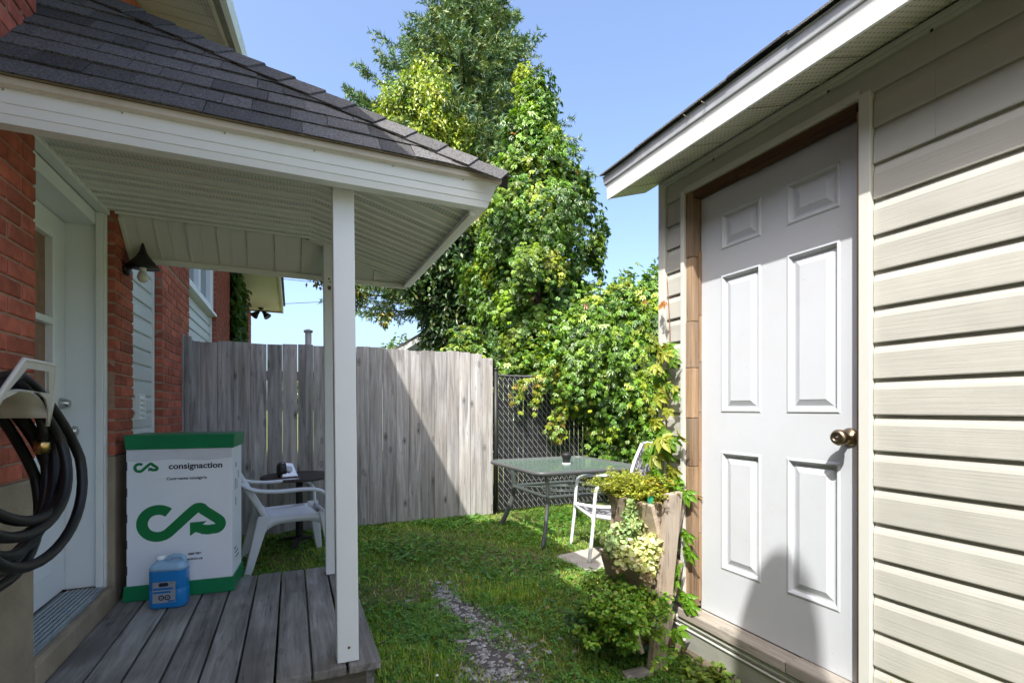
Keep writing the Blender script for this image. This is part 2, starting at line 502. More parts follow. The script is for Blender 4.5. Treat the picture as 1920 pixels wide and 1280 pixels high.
def leaf_object(name, mat, P, T, N, L, W, C, tmpl, parent=None, **kw):
    """many leaves as one mesh: P base points, T tip directions, N face normals, L length, W width, C colours"""
    P = np.asarray(P, float); n = len(P)
    T = norm(np.asarray(T, float)); N = np.asarray(N, float)
    N = norm(N - T * np.sum(N * T, 1, keepdims=True)); B = np.cross(N, T)
    tv, tf = tmpl; k = len(tv)
    L = np.broadcast_to(np.asarray(L, float), (n,))[:, None, None]; W = np.broadcast_to(np.asarray(W, float), (n,))[:, None, None]
    V = P[:, None, :] + T[:, None, :] * tv[None, :, 0, None] * L + B[:, None, :] * tv[None, :, 1, None] * W + N[:, None, :] * tv[None, :, 2, None] * L
    V = V.reshape(-1, 3)
    me = bpy.data.meshes.new(name)
    sizes = np.array([len(f) for f in tf]); flat = np.concatenate([np.array(f) for f in tf])
    loops = (flat[None, :] + (np.arange(n) * k)[:, None]).reshape(-1)
    lt = np.tile(sizes, n); ls = np.concatenate([[0], np.cumsum(lt)[:-1]])
    me.vertices.add(len(V)); me.vertices.foreach_set('co', V.astype(np.float32).reshape(-1))
    me.loops.add(len(loops)); me.loops.foreach_set('vertex_index', loops.astype(np.int32))
    me.polygons.add(len(lt)); me.polygons.foreach_set('loop_start', ls.astype(np.int32)); me.polygons.foreach_set('loop_total', lt.astype(np.int32))
    at = me.color_attributes.new('tint', 'FLOAT_COLOR', 'POINT')
    C = np.asarray(C, float)
    CC = np.concatenate([np.repeat(C, k, 0), np.ones((n * k, 1))], 1)
    at.data.foreach_set('color', CC.astype(np.float32).reshape(-1))
    me.materials.append(mat)
    me.update(calc_edges=True); me.validate()
    return link(name, me, parent, **kw)


def pal(n, cols, wts, jit=0.18):
    cols = np.array(cols); wts = np.array(wts, float); wts /= wts.sum()
    c = cols[RNG.choice(len(cols), n, p=wts)]
    return np.clip(c * (1 + RNG.normal(0, jit, (n, 1))) * (1 + RNG.normal(0, jit * .35, (n, 3))), 0.004, 0.9)


G_VINE = [(.075, .165, .020), (.13, .24, .025), (.22, .30, .03), (.045, .11, .018), (.30, .24, .04)]


def strands(A, O, per, out, drop, spread=0.06, seed_cols=None, up_bias=.55):
    """drooping leafy strands from anchors A going outwards O and then down"""
    n = len(A)
    idx = np.repeat(np.arange(n), per); m = len(idx)
    t = RNG.random(m)
    out = np.broadcast_to(out, (n,))[idx]; drop = np.broadcast_to(drop, (n,))[idx]
    P = A[idx] + O[idx] * (out * np.sqrt(t))[:, None] + np.array([0, 0, -1.0]) * (drop * t ** 1.5)[:, None] + RNG.normal(0, spread, (m, 3))
    R = RNG.normal(0, .45, (m, 3))
    T = O[idx] * .55 + np.array([0, 0, -.75]) + R
    N = O[idx] * .75 + np.array([0, 0, up_bias]) + RNG.normal(0, .38, (m, 3))
    return P, T, N, idx

# ------------------------------------------------------------------ ground
def ground_mat():
    m, t, b, out = nt('lawn_soil')
    tc = t.nodes.new('ShaderNodeTexCoord')
    a = noise(t, tc.outputs['Object'], 2.2, 7, 0.65); c = noise(t, tc.outputs['Object'], 45, 5, 0.7)
    col = ramp(t, a, [(0.33, (0.17, 0.13, 0.075)), (0.48, (0.13, 0.18, 0.04)), (0.7, (0.10, 0.20, 0.035))])
    col = mixc(t, 0.5, col, ramp(t, c, [(0.3, (0.07, 0.065, 0.035)), (0.7, (0.26, 0.24, 0.12))]))
    t.links.new(col, b.inputs['Base Color']); b.inputs['Roughness'].default_value = 1.0; b.inputs['Specular IOR Level'].default_value = 0.1
    bumpn(t, b, c, 0.8, 0.02)
    return m


gb = MB(); gb.box(-300, 300, -300, 300, -0.5, 0.0)
gb.build('ground', ground_mat(), kind='structure')

# ------------------------------------------------------------------ the brick house
XW = -0.92
house = thing('brick_house', 'red brick house with white door, grey siding bays and overhanging eaves', 'house', (XW, 2.5, 0))
FND = 1.0      # top of the concrete foundation
MB().box(-6.0, -1.16, -4.0, 13.6, 0.0, 3.62).build('wall', M_MORTAR, house)
PIERS = [(-4.0, 2.533), (3.489, 3.83), (4.603, 5.689), (7.582, 9.113), (12.1, 13.62)]
fb = MB()
for y0, y1 in PIERS:
    fb.box(-1.15, XW - 0.004, y0, y1, 0.0, FND - 0.002)
fb.box(-1.15, -1.0, 3.835, 4.598, 0.0, 0.80); fb.box(-1.15, -1.0, 5.695, 7.578, 0.0, 1.0); fb.box(-1.15, -1.0, 9.118, 12.09, 0, 0.9)
foundation = fb.build('foundation', M_CONC, house, bevel=0.012)
MB().box(-1.148, XW - 0.002, 2.535, 3.487, 0.0, 0.262).build('door_step', M_CONC, house, bevel=0.015)

BR_H, BR_P = 0.0575, 0.067
_bm = {}


def brick_mesh(L, D=0.10):
    key = round(L, 2)
    if key in _bm: return _bm[key]
    me = bpy.data.meshes.new('brick')
    bm = bmesh.new(); bmesh.ops.create_cube(bm, size=1)
    for v in bm.verts: v.co = Vector((v.co.x * D, v.co.y * L, v.co.z * BR_H))
    bmesh.ops.bevel(bm, geom=bm.edges[:], offset=0.004, segments=1, affect='EDGES')
    bm.to_mesh(me); bm.free(); me.materials.append(M_BRICK)
    _bm[key] = me
    return me


def courses(y0, y1, z0, z1):
    n = int((z1 - z0) / BR_P)
    for c in range(n):
        z = z0 + BR_P * (c + .5)
        y = y0
        first = True
        while y < y1 - 0.02:
            L = 0.2
            if first and c % 2: L = 0.095
            first = False
            e = min(y + L, y1)
            if y1 - e < 0.05: e = y1
            if e - y > 0.03: yield (y + e) / 2, z, max(0.03, e - y - 0.001 - (0.0095 if e < y1 - 0.001 else 0))
            y = e + 0.0095 if e < y1 - 0.001 else y1


def one_brick(parent, y, z, L):
    link('brick', brick_mesh(L), parent, loc=(XW - 0.05 + random.uniform(-.0025, .0015), y + random.uniform(-.001, .001), z),
         rot=(random.uniform(-.006, .006), random.uniform(-.008, .008), random.uniform(-.008, .008)))


def stuff_bricks(parent, y0, y1, z0, z1):
    b = MB()
    for y, z, L in courses(y0, y1, z0, z1):
        b.box(XW - .1, XW + random.uniform(-.0025, .001), y - L / 2, y + L / 2, z - BR_H / 2, z + BR_H / 2)
    b.build('brickwork', M_BRICK, parent, kind='stuff')


for i, (y0, y1) in enumerate(PIERS):
    zt = 3.64
    pier = MB().box(-1.14, XW - 0.007, y0 + (0.006 if i else 0), y1 - 0.006, FND, zt).build('brick_pier', M_MORTAR, house)
    if i == 0:
        for y, z, L in courses(2.02, y1, FND, 3.35): one_brick(pier, y, z, L)
        stuff_bricks(pier, 0.9, 2.01, FND, 3.35)
    elif i == 1:
        for y, z, L in courses(y0, y1, FND, 2.6): one_brick(pier, y, z, L)
    elif i == 2:
        for y, z, L in courses(y0, y1, FND, 2.42): one_brick(pier, y, z, L)
        stuff_bricks(pier, y0, y1, 2.42 + BR_P * .1, 3.7)
    else:
        stuff_bricks(pier, y0, y1, FND, 3.66)

# upper wall behind the bays
MB().box(-1.14, -1.06, 3.835, 4.598, 2.75, 3.74).build('bay_panel', M_SIDINGH, house)


def lap_board(z0, h, y0, y1, x, outd, ox=0.0135):
    """one dutch-lap siding course: flat face, hollow top; outd=-1 faces -X, +1 faces +X"""
    prof = [(0.000, z0), (ox, z0 + .0005), (ox + .001, z0 + .004), (ox * .93, z0 + h * .70), (ox * .72, z0 + h * .79), (ox * .35, z0 + h * .90), (ox * .12, z0 + h + .006), (0.0, z0 + h + .006)]
    b = MB()
    n = len(prof)
    vs = [(x + outd * p, y0, z) for p, z in prof] + [(x + outd * p, y1, z) for p, z in prof]
    fs = [(i, (i + 1) % n, n + (i + 1) % n, n + i) for i in range(n)] + [tuple(range(n)), tuple(range(2 * n - 1, n - 1, -1))]
    return b.add(vs, fs)


def siding_bay(y0, y1, z0, z1, x, h=0.112):
    z = z0
    while z < z1:
        lap_board(z, min(h, z1 - z), y0, y1, x, 1, 0.016).build('siding_board', M_SIDINGH, house)
        z += h


siding_bay(3.835, 4.575, 0.80, 2.75, -1.0)
MB().box(-1.0, -0.972, 4.576, 4.598, 0.8, 2.75).build('siding_trim', M_TRIM, house)
siding_bay(5.70, 7.54, 1.0, 2.50, -1.0)
MB().box(-1.0, -0.972, 7.545, 7.575, 1.0, 2.5).build('siding_trim', M_TRIM, house)

# window in the second bay
win = MB()
for (ya, yb, za, zb) in ((5.70, 7.575, 2.51, 2.60), (5.70, 7.575, 3.55, 3.64), (5.70, 5.80, 2.60, 3.55), (7.36, 7.575, 2.60, 3.55), (6.50, 6.60, 2.60, 3.55)):
    win.box(-1.05, -0.955, ya, yb, za, zb)
win_o = win.build('window', M_WHITE, house, bevel=0.008)
M_GLASS = plain('window_glass', (0.10, 0.13, 0.15), 0.06, 0.1, 2, 0, spec=0.8, orand=0)
MB().box(-1.02, -1.01, 5.80, 7.36, 2.60, 3.55).build('pane', M_GLASS, win_o)
MB().box(-0.99, -0.915, 5.70, 7.575, 2.475, 2.508).build('sill', M_WHITE, win_o, bevel=0.004)

# far bay: tall framed opening beside the ivy
w2 = MB()
for (ya, yb, za, zb) in ((11.1, 11.35, 1.0, 3.5), (11.98, 12.09, 1.0, 3.5), (11.1, 12.09, 3.5, 3.64)): w2.box(-1.05, -0.90, ya, yb, za, zb)
w2o = w2.build('window', M_WHITE, house)
MB().box(-1.03, -1.01, 11.35, 11.98, 1.0, 3.5).build('pane', M_GLASS, w2o)
MB().box(-1.10, -1.03, 9.118, 11.1, 0.9, 3.64).build('bay_panel', M_BRICK, house)

# entrance door, set deep in the wall
DX = -1.14
door = MB()
GY0, GY1, GZ0, GZ1 = 2.72, 3.30, 1.20, 2.16
for (ya, yb, za, zb) in ((2.60, GY0, .285, 2.285), (GY1, 3.475, .285, 2.285), (GY0, GY1, .285, GZ0), (GY0, GY1, GZ1, 2.285)):
    door.box(DX - .045, DX, ya, yb, za, zb)
door_o = door.build('door', M_HDOOR, house, label='white entrance door with dark upper window')
fr = MB()
for (ya, yb, za, zb) in ((GY0 - .03, GY0 + .012, GZ0 - .03, GZ1 + .03), (GY1 - .012, GY1 + .03, GZ0 - .03, GZ1 + .03), (GY0 + .013, GY1 - .013, GZ0 - .03, GZ0 + .012), (GY0 + .013, GY1 - .013, GZ1 - .012, GZ1 + .03), (GY0 + .013, GY1 - .013, 1.70, 1.735)):
    fr.box(DX - .03, DX + .014, ya, yb, za, zb)
fr.build('window_frame', M_WHITE, door_o, bevel=0.004)
MB().box(DX - .03, DX - .024, GY0, GY1, GZ0, GZ1).build('pane', M_GLASS, door_o)
lp = MB(); lp.box(DX + .0005, DX + .008, 2.74, 3.28, .42, 1.02)
lp.build('lower_panel', M_HDOOR, door_o, bevel=0.007)
for (yy, zz, rr, dd) in ((3.415, 1.295, .031, .034), (3.415, 1.145, .029, .07)):
    k = MB()
    if dd < .05:
        k.lathe([(rr, 0), (rr, .006), (rr * .72, dd), (rr * .68, dd + .004), (0, dd + .004)], (DX + .001, yy, zz), (1, 0, 0), 24)
        k.build('deadbolt', M_STEEL, door_o, smooth=True)
    else:
        k.lathe([(.030, 0), (.030, .006), (.012, .012), (.012, .035), (.024, .042), (.030, .056), (.027, .068), (.014, .074), (0, .075)], (DX + .001, yy, zz), (1, 0, 0), 24)
        k.build('knob', M_STEEL, door_o, smooth=True)
jb = MB()
jb.box(-1.19, -0.999, 3.476, 3.488, 0.275, 2.36)            # far jamb board
jb.box(-1.19, -0.999, 2.534, 2.60, 0.275, 2.36)             # near jamb
jb.box(-1.19, -0.999, 2.601, 3.475, 2.29, 2.36)             # head jamb
jb.build('door_frame', M_HDOOR, house)
for (ya, yb, za, zb) in ((3.44, 3.4885, .265, 2.36), (2.534, 2.58, .265, 2.36)):
    t_ = MB().box(-0.998, -0.965, ya, yb, za, zb); t_.box(-0.9645, -0.957, ya + (0.012 if ya > 3 else 0), yb - .0005, za, zb)
    t_.build('door_casing', M_TRIM, house, bevel=0.003)
MB().box(-0.998, -0.945, 2.5345, 3.4885, 2.362, 2.40).build('head_casing', M_TRIM, house, bevel=0.004)
MB().box(-1.14, -1.02, 2.536, 3.486, 2.402, 3.74).build('bay_panel', M_SIDINGH, house)
sl = MB().box(-1.15, -0.955, 2.58, 3.44, 0.264, 0.272)
for k in range(8): sl.box(-1.12 + k * .021, -1.108 + k * .021, 2.581, 3.439, 0.2725, 0.278)
sl.build('door_sill', M_ALU, house)
# dryer vent in the siding bay
vt = MB()
vt.box(-0.985, -0.955, 4.13, 4.145, 1.19, 1.37); vt.box(-0.985, -0.955, 4.255, 4.27, 1.19, 1.37)
for k in range(5): vt.hexa([(-0.984, 4.146, 1.20 + k * .034), (-0.955, 4.146, 1.195 + k * .034), (-0.955, 4.254, 1.195 + k * .034), (-0.984, 4.254, 1.20 + k * .034),
                            (-0.984, 4.146, 1.222 + k * .034), (-0.955, 4.146, 1.20 + k * .034), (-0.955, 4.254, 1.20 + k * .034), (-0.984, 4.254, 1.222 + k * .034)])
vt.build('vent_cover', M_TRIM, house)

# gable overhang and main roof (rises away from the camera, apex hidden behind the porch)
RX = -0.475
RAKE = [(-4.5, 3.65), (3.1, 3.65), (7.6, 5.20), (9.4, 4.6)]


def rake_z(y):
    for (a, za), (b_, zb) in zip(RAKE, RAKE[1:]):
        if a <= y <= b_: return za + (zb - za) * (y - a) / (b_ - a)
    return RAKE[-1][1]


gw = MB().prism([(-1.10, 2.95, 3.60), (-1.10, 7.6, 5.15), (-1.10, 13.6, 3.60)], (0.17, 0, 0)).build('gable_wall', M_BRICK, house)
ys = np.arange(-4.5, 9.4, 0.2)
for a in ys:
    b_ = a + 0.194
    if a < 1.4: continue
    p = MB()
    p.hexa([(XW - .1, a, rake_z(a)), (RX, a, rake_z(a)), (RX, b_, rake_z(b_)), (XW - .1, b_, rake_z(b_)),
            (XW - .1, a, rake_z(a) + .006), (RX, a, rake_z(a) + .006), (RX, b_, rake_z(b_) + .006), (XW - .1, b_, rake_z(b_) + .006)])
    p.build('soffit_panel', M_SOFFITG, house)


def along(x0, x1, dz0, dz1, name, mat, pts=RAKE):
    b = MB()
    lo = [[(x0, y, z + dz0) for y, z in pts], [(x1, y, z + dz0) for y, z in pts], [(x1, y, z + dz1) for y, z in pts], [(x0, y, z + dz1) for y, z in pts]]
    n = len(pts)
    vs = sum(lo, []); fs = []
    for k in range(4):
        for i in range(n - 1): fs.append((k * n + i, k * n + i + 1, ((k + 1) % 4) * n + i + 1, ((k + 1) % 4) * n + i))
    fs += [(0, n, 2 * n, 3 * n), (n - 1, 2 * n - 1, 3 * n - 1, 4 * n - 1)]
    return b.add(vs, fs).build(name, mat, house)


along(-3.5, RX, 0.03, 0.09, 'roof', M_SHINGLE)
along(RX + .002, RX + .03, -0.035, 0.08, 'rake_trim', M_CREAM)
along(RX + .031, RX + .075, -0.02, 0.085, 'rake_board', M_OLIVE)
along(RX + .076, RX + .115, -0.05, 0.09, 'rake_fascia', M_TRIM)
# far lower eave of the same house
MB().box(-1.1, -0.24, 9.2, 13.4, 3.64, 3.655).build('soffit_panel', plain('far_soffit', (0.62, 0.60, 0.46), 0.5, 0.05, 4), house)
MB().box(-0.238, -0.20, 9.2, 13.42, 3.60, 3.80).build('eave_fascia', M_CREAM, house)
MB().box(-1.1, -0.239, 13.401, 13.44, 3.61, 3.80).build('eave_fascia', M_CREAM, house)
rf = MB().prism([(-6, 9.2, 3.70), (-0.16, 9.2, 3.80), (-0.16, 9.2, 3.86), (-6, 9.2, 5.4)], (0, 4.3, 0)).build('roof', M_SHINGLE, house)

# unseen round-topped shape added on the roof edge to cast the shed-door shadow
caster = thing('shadow_blocker', 'added unseen round-topped flue on the house roof edge behind the viewpoint', 'blocker', (-0.42, -0.66, 3.7))
MB().lathe([(.165, 0), (.162, .25), (.15, .46), (.125, .62), (.09, .73), (.045, .805), (0, .825)], (-0.42, -0.66, 3.70), (0, 0, 1), 24).build('blocker_dome', M_GALV, caster, smooth=True)
MB().lathe([(.185, 0), (.185, .03), (.17, .031), (0, .032)], (-0.42, -0.66, 3.745), (0, 0, 1), 24).build('blocker_base', M_GALV, caster)

# ivy on the wall of the house
iv = thing('wall_ivy', 'dark green ivy climbing the far brick wall beside a white frame', 'ivy', (-0.9, 10.1, 1.0))
n = 2600
P = np.stack([RNG.normal(-0.90, .035, n), RNG.uniform(9.15, 11.05, n), RNG.uniform(1.2, 3.62, n)], 1)
T = np.stack([RNG.normal(.25, .3, n), RNG.normal(0, .5, n), RNG.normal(-.8, .3, n)], 1)
N = np.stack([np.full(n, 1.0), RNG.normal(-.3, .4, n), RNG.normal(.4, .3, n)], 1)
leaf_object('foliage', M_LEAF, P, T, N, .15, .13, pal(n, [(.05, .12, .02), (.09, .17, .02), (.035, .08, .015)], [3, 2, 2]), T_KITE, iv)
MB().tube([(-0.9, 10.2, 0), (-.905, 10.1, 1.5), (-.905, 10.3, 3.2)], [.02, .015, .008], 6).build('stem', M_BARK, iv)

# ------------------------------------------------------------------ porch: roof, ceiling, posts
porch = thing('porch_roof', 'dark shingled hip roof of the porch on white square posts', 'porch', (0.2, 2.9, 0))
EX, EY0, EY1, EZ = 0.885, 2.09, 3.85, 2.34
AP = Vector((-1.0, 2.97, 3.28))
PITCH = (AP.z - EZ) / (AP.y - EY0)
# decking under the shingles (closed solid)
dk = MB()
E0 = Vector((-1.13, EY0, EZ)); E1 = Vector((EX, EY0, EZ)); E2 = Vector((EX, EY1, EZ)); E3 = Vector((-1.13, EY1, EZ)); A2 = Vector((-1.13, AP.y, AP.z))
dn = Vector((0, 0, -.012))
dk.add([p + dn for p in (E0, E1, E2, E3, A2, AP)], [(0, 1, 5, 4), (1, 2, 5), (2, 3, 4, 5)])
dk.build('roof_deck', M_BLACK, porch)


def clip(poly, a, b, c):
    """keep the part of a 2-D polygon where a*x+b*y+c >= 0"""
    out = []
    for i, p in enumerate(poly):
        q = poly[(i + 1) % len(poly)]
        fp = a * p[0] + b * p[1] + c; fq = a * q[0] + b * q[1] + c
        if fp >= 0: out.append(p)
        if fp * fq < 0:
            t = fp / (fp - fq)
            out.append((p[0] + (q[0] - p[0]) * t, p[1] + (q[1] - p[1]) * t))
    return out


SL = math.hypot(AP.y - EY0, AP.z - EZ)
UP_F = Vector((0, AP.y - EY0, AP.z - EZ)) / SL
NF = Vector((0, -UP_F.z, UP_F.y))
hip_dx = (EX - AP.x) / SL       # how far the hip moves to -X per metre of slope


def front_pt(x, s_, lift): return Vector((x, EY0, EZ)) + UP_F * s_ + NF * lift


EXPO = 0.132
rr = random.Random(5)
for c in range(11):
    s0 = -0.018 + c * EXPO
    x = -1.13 - rr.uniform(0, .2)
    while x < EX:
        w = rr.choice([.10, .14, .17, .2, .24, .3, .33])
        poly = [(x + .0012, s0), (x + w - .0012, s0), (x + w - .0012, s0 + EXPO + .03), (x + .0012, s0 + EXPO + .03)]
        poly = clip(poly, 1, 0, 1.125)
        if poly: poly = clip(poly, -1, -hip_dx, EX + .012)
        if poly: poly = clip(poly, 0, -1, SL)
        x += w
        if len(poly) < 3: continue
        th = 0.004 + rr.choice([0, 0.003])
        lo = []; hi = []
        for (px, ps) in poly:
            f = (ps - s0) / (EXPO + .03)
            lift = 0.005 * (1 - f)
            lo.append(front_pt(px, ps, lift)); hi.append(front_pt(px, ps, lift + th * (1 - .6 * f)))
        n = len(lo)
        b = MB().add(lo + hi, [tuple(range(n - 1, -1, -1)), tuple(range(n, 2 * n))] + [(i, (i + 1) % n, n + (i + 1) % n, n + i) for i in range(n)])
        b.build('shingle', M_SHINGLE, porch)
# hip caps
hd = (AP - E1); HL = hd.length; hd = hd / HL
NR = Vector((AP.z - EZ, 0, EX - AP.x)).normalized()
sf = (hd.cross(NF)).normalized(); sr = (hd.cross(NR)).normalized()
if sf.x > 0: sf = -sf
if sr.x < 0: sr = -sr
k = 0; s_ = -0.02
while s_ < HL:
    L = 0.20; wd = .115
    base = E1 + hd * s_
    up = (NF + NR).normalized()
    l0, l1 = 0.026, 0.014
    a0 = base + up * l0; a1 = base + hd * L + up * l1
    f0 = base + sf * wd + NF * .022; f1 = base + hd * L + sf * wd + NF * .012
    r0 = base + sr * wd + NR * .022; r1 = base + hd * L + sr * wd + NR * .012
    d = up * .007
    b = MB().add([f0, a0, r0, f1, a1, r1, f0 - NF * .007, a0 - d, r0 - NR * .007, f1 - NF * .007, a1 - d, r1 - NR * .007],
                 [(0, 1, 4, 3), (1, 2, 5, 4), (6, 9, 10, 7), (7, 10, 11, 8), (0, 6, 7, 1), (1, 7, 8, 2), (0, 3, 9, 6), (2, 8, 11, 5)])
    b.build('hip_shingle', M_SHINGLE, porch)
    s_ += 0.155; k += 1
# shingles of the two slopes facing away, joined
oth = MB()
for c in range(16):
    f0, f1 = c / 16, (c + 1.2) / 16
    p = [E1.lerp(AP, f0), E2.lerp(AP, f0), E2.lerp(AP, min(1, f1)), E1.lerp(AP, min(1, f1))]
    oth.add([q + NR * (.012 if i < 2 else .004) for i, q in enumerate(p)] + [q + NR * .001 for q in p], [(0, 1, 2, 3), (0, 4, 5, 1)])
NB = Vector((0, UP_F.z, UP_F.y))
for c in range(10):
    f0, f1 = c / 10, min(1, (c + 1.2) / 10)
    p = [E2.lerp(AP, f0), E3.lerp(A2, f0), E3.lerp(A2, f1), E2.lerp(AP, f1)]
    oth.add([q + NB * (.012 if i < 2 else .004) for i, q in enumerate(p)] + [q + NB * .001 for q in p], [(0, 1, 2, 3), (0, 4, 5, 1)])
oth.build('far_slope_shingles', M_SHINGLE, porch, kind='stuff')

# fascia: leaning out at the top, mitred at the corner; profile (distance in from eave line, z)
FP = [(0.012, 2.337), (0.012, 2.302), (0.024, 2.298), (0.034, 2.258), (0.037, 2.256), (0.044, 2.228), (0.047, 2.226), (0.056, 2.200), (0.105, 2.198), (0.105, 2.337)]


def fascia_ring(prof, name, mat):
    n = len(prof)
    def ring(x, y, sx, sy): return [(x + sx * p, y + sy * p, z) for p, z in prof]
    R0 = [(-1.13, EY0 + p, z) for p, z in prof]
    R1 = [(EX - p, EY0 + p, z) for p, z in prof]
    R2 = [(EX - p, EY1 - p, z) for p, z in prof]
    R3 = [(-1.13, EY1 - p, z) for p, z in prof]
    fs = []
    for k in range(3):
        for i in range(n): fs.append((k * n + i, k * n + (i + 1) % n, (k + 1) * n + (i + 1) % n, (k + 1) * n + i))
    fs += [tuple(range(n)), tuple(range(4 * n - 1, 3 * n - 1, -1))]
    return MB().add(R0 + R1 + R2 + R3, fs).build(name, mat, porch)


fascia_ring(FP[1:], 'fascia', M_WHITE)
fascia_ring([(0.004, 2.339), (0.004, 2.306), (0.011, 2.2985), (0.0115, 2.339)], 'drip_edge', M_CREAM)

# ceiling strips: flat part, right-hand sloping part, back sloping part
CZ, CXE, CYE = 2.385, 0.10, 3.52
EIX, EIY, EIZ = EX - .106, EY1 - .106, 2.205


def strip(pts_lo, th, name, mat):
    """panel strip from a quad (4 points), thickened upwards, with a hanging bead on its first long edge"""
    p = [Vector(q) for q in pts_lo]
    up = Vector((0, 0, th))
    b = MB().hexa(p + [q + up for q in p])
    d = (p[1] - p[0])
    inw = (p[3] - p[0]).normalized() * .014
    dn_ = Vector((0, 0, -.014))
    o = b.build(name, mat, porch)
    MB().hexa([p[0] + dn_, p[1] + dn_, p[1] + inw + dn_ * .3, p[0] + inw + dn_ * .3, p[0] - up * .05, p[1] - up * .05, p[1] + inw - up * .05, p[0] + inw - up * .05]).build('panel_bead', M_BEAD, o)


y = EY0 + .115; i = 0
while y < CYE - .01:
    yb = min(y + .081, CYE)
    x0 = XW + .002 if not (2.54 < y and yb < 3.48) else -1.01
    strip([(x0, y, CZ), (CXE, y, CZ), (CXE, yb, CZ), (x0, yb, CZ)], .008, 'ceiling_panel', M_SOFFITP if i % 3 != 1 else M_SOFFITF)
    strip([(CXE, y, CZ), (EIX, y, EIZ), (EIX, yb, EIZ), (CXE, yb, CZ)], .008, 'ceiling_panel', M_SOFFITP if i % 3 == 1 else M_SOFFITF)
    y += .084; i += 1


def valley_x(yy): return CXE + (EIX - CXE) * (yy - CYE) / (EIY - CYE)
def back_z(yy): return CZ + (EIZ - CZ) * (yy - CYE) / (EIY - CYE)


# triangular remainder of the right slope behind the ceiling edge
y = CYE
while y < EIY - .005:
    yb = min(y + .075, EIY)
    pts = [(valley_x(y), y, back_z(y)), (EIX, y, EIZ), (EIX, yb, EIZ), (valley_x(yb), yb, back_z(yb))]
    strip(pts, .008, 'ceiling_panel', M_SOFFITF)
    y += .08
# ribbed panels of the back slope
M_RIB = vinyl('ribbed_soffit', (0.74, 0.72, 0.67), 2, 0.12, 0.5, 0.5)
x = XW + .004
while x < EIX - .02:
    xb = min(x + .159, EIX)
    def top(xx):
        yy = CYE if xx <= CXE else CYE + (EIY - CYE) * (xx - CXE) / (EIX - CXE)
        return (xx, yy, back_z(yy))
    p = [(x, EIY, EIZ), (xb, EIY, EIZ), top(xb), top(x)]
    off = Vector((0, .55, .75)).normalized() * .01
    b = MB().prism([Vector(q) for q in p], off)
    mid = (x + xb) / 2
    q0 = Vector((mid - .002, EIY, EIZ)); q1 = Vector(top(mid)); nn = Vector((0, -.55, -.75)).normalized()
    b.bar(q0 + nn * .001, q1 + nn * .001, .006, .004, nn)
    e0 = Vector((x + .004, EIY, EIZ)); e1 = Vector(top(x + .004))
    b.bar(e0 + nn * .003, e1 + nn * .003, .009, .010, nn)
    b.build('back_panel', M_RIB, porch)
    x += .162
bt = MB().bar((XW + .004, EIY - .006, EIZ - .018), (EIX, EIY - .006, EIZ - .018), .022, .032)
bt.build('back_trim', M_SOFFIT, porch)
rt = MB().bar((EIX - .004, EY0 + .11, EIZ - .016), (EIX - .004, EIY, EIZ - .016), .028, .022)
rt.build('eave_trim', M_SOFFIT, porch)
wt = MB().bar((XW + .010, CYE + .004, CZ - .012), (XW + .010, EIY - .01, EIZ - .008), .018, .016)
wt.build('wall_trim', M_SOFFIT, porch)

# nail heads in the front fascia
for xx in np.arange(-.85, .85, .31):
    MB().lathe([(.0035, 0), (.003, .001), (0, .0012)], (xx, EY0 + .0248, 2.294), (0, -1, 0), 8).build('nail_head', M_OLIVE, porch)

# posts (a little out of plumb)
def post(x0, y0, lean, sz, label):
    b = MB(); z0, z1 = 0.162, CZ - .001
    b.hexa([(x0, y0, z0), (x0 + sz, y0 - .004, z0), (x0 + sz, y0 + sz, z0), (x0, y0 + sz, z0),
            (x0 + lean, y0, z1), (x0 + lean + sz, y0 - .004, z1), (x0 + lean + sz, y0 + sz, z1), (x0 + lean, y0 + sz, z1)])
    o = b.build('post', M_WHITE, porch, bevel=0.004, label=label)
    return o


p1 = post(0.178, 2.262, -0.022, .09, 'front white porch post')
MB().lathe([(.006, 0), (.006, .001), (0, .0015)], (0.226, 2.2595, 0.225), (0, -1, 0), 10).build('nail_hole', plain('rust', (0.16, 0.07, 0.03), .9), p1)
p2 = post(0.205, 3.50, -0.018, .085, 'back white porch post with chipped paint')
chip = MB()
for (cx, cz, w_, h_) in ((.225, 2.07, .012, .018), (.222, 2.13, .006, .008), (.23, 2.11, .005, .006)):
    pts = [(cx + w_ * math.cos(a) * (1 + .25 * math.sin(3 * a)), 3.4965, cz + h_ * math.sin(a) * (1 + .2 * math.cos(2 * a))) for a in np.linspace(0, 2 * math.pi, 9)[:-1]]
    chip.prism(pts, (0, .0006, 0))
chip.build('paint_chip', plain('bare_metal_chip', (0.14, 0.13, 0.11), .8), p2)

# ------------------------------------------------------------------ porch deck
deck = thing('porch_deck', 'low grey weathered plank deck under the porch', 'deck', (-0.28, 2.9, 0))
pw = (0.363 + 0.92) / 9
for i in range(9):
    x0 = XW + .003 + i * pw; x1 = x0 + pw - random.uniform(.007, .011)
    yf = 2.235 + random.uniform(-.008, .008) + (0.0 if i < 8 else -.012)
    dz = random.uniform(-.003, .003)
    b = MB().box(x0, x1, yf, 3.70 + random.uniform(-.006, .006), .122 + dz, .160 + dz)
    b.build('deck_board', M_DECK, deck, bevel=.005)
MB().box(XW + .01, .30, 2.26, 2.30, 0.0, .118).build('rim_joist', wood('rim_wood', (.10, .085, .06), (.24, .21, .16), 0, .3), deck)
MB().box(XW + .01, .30, 3.62, 3.66, 0.0, .118).build('rim_joist', M_DECK, deck)
for xx in (-.75, -.35, .05, .30): MB().box(xx, xx + .04, 2.301, 3.619, .0, .118).build('joist', M_DECK, deck)
MB().box(-.2, .262, 2.17, 2.245, 0.0, .075).build('ledger_board', wood('ledger_wood', (.18, .15, .11), (.36, .31, .24), 0, .3), deck, bevel=.004)

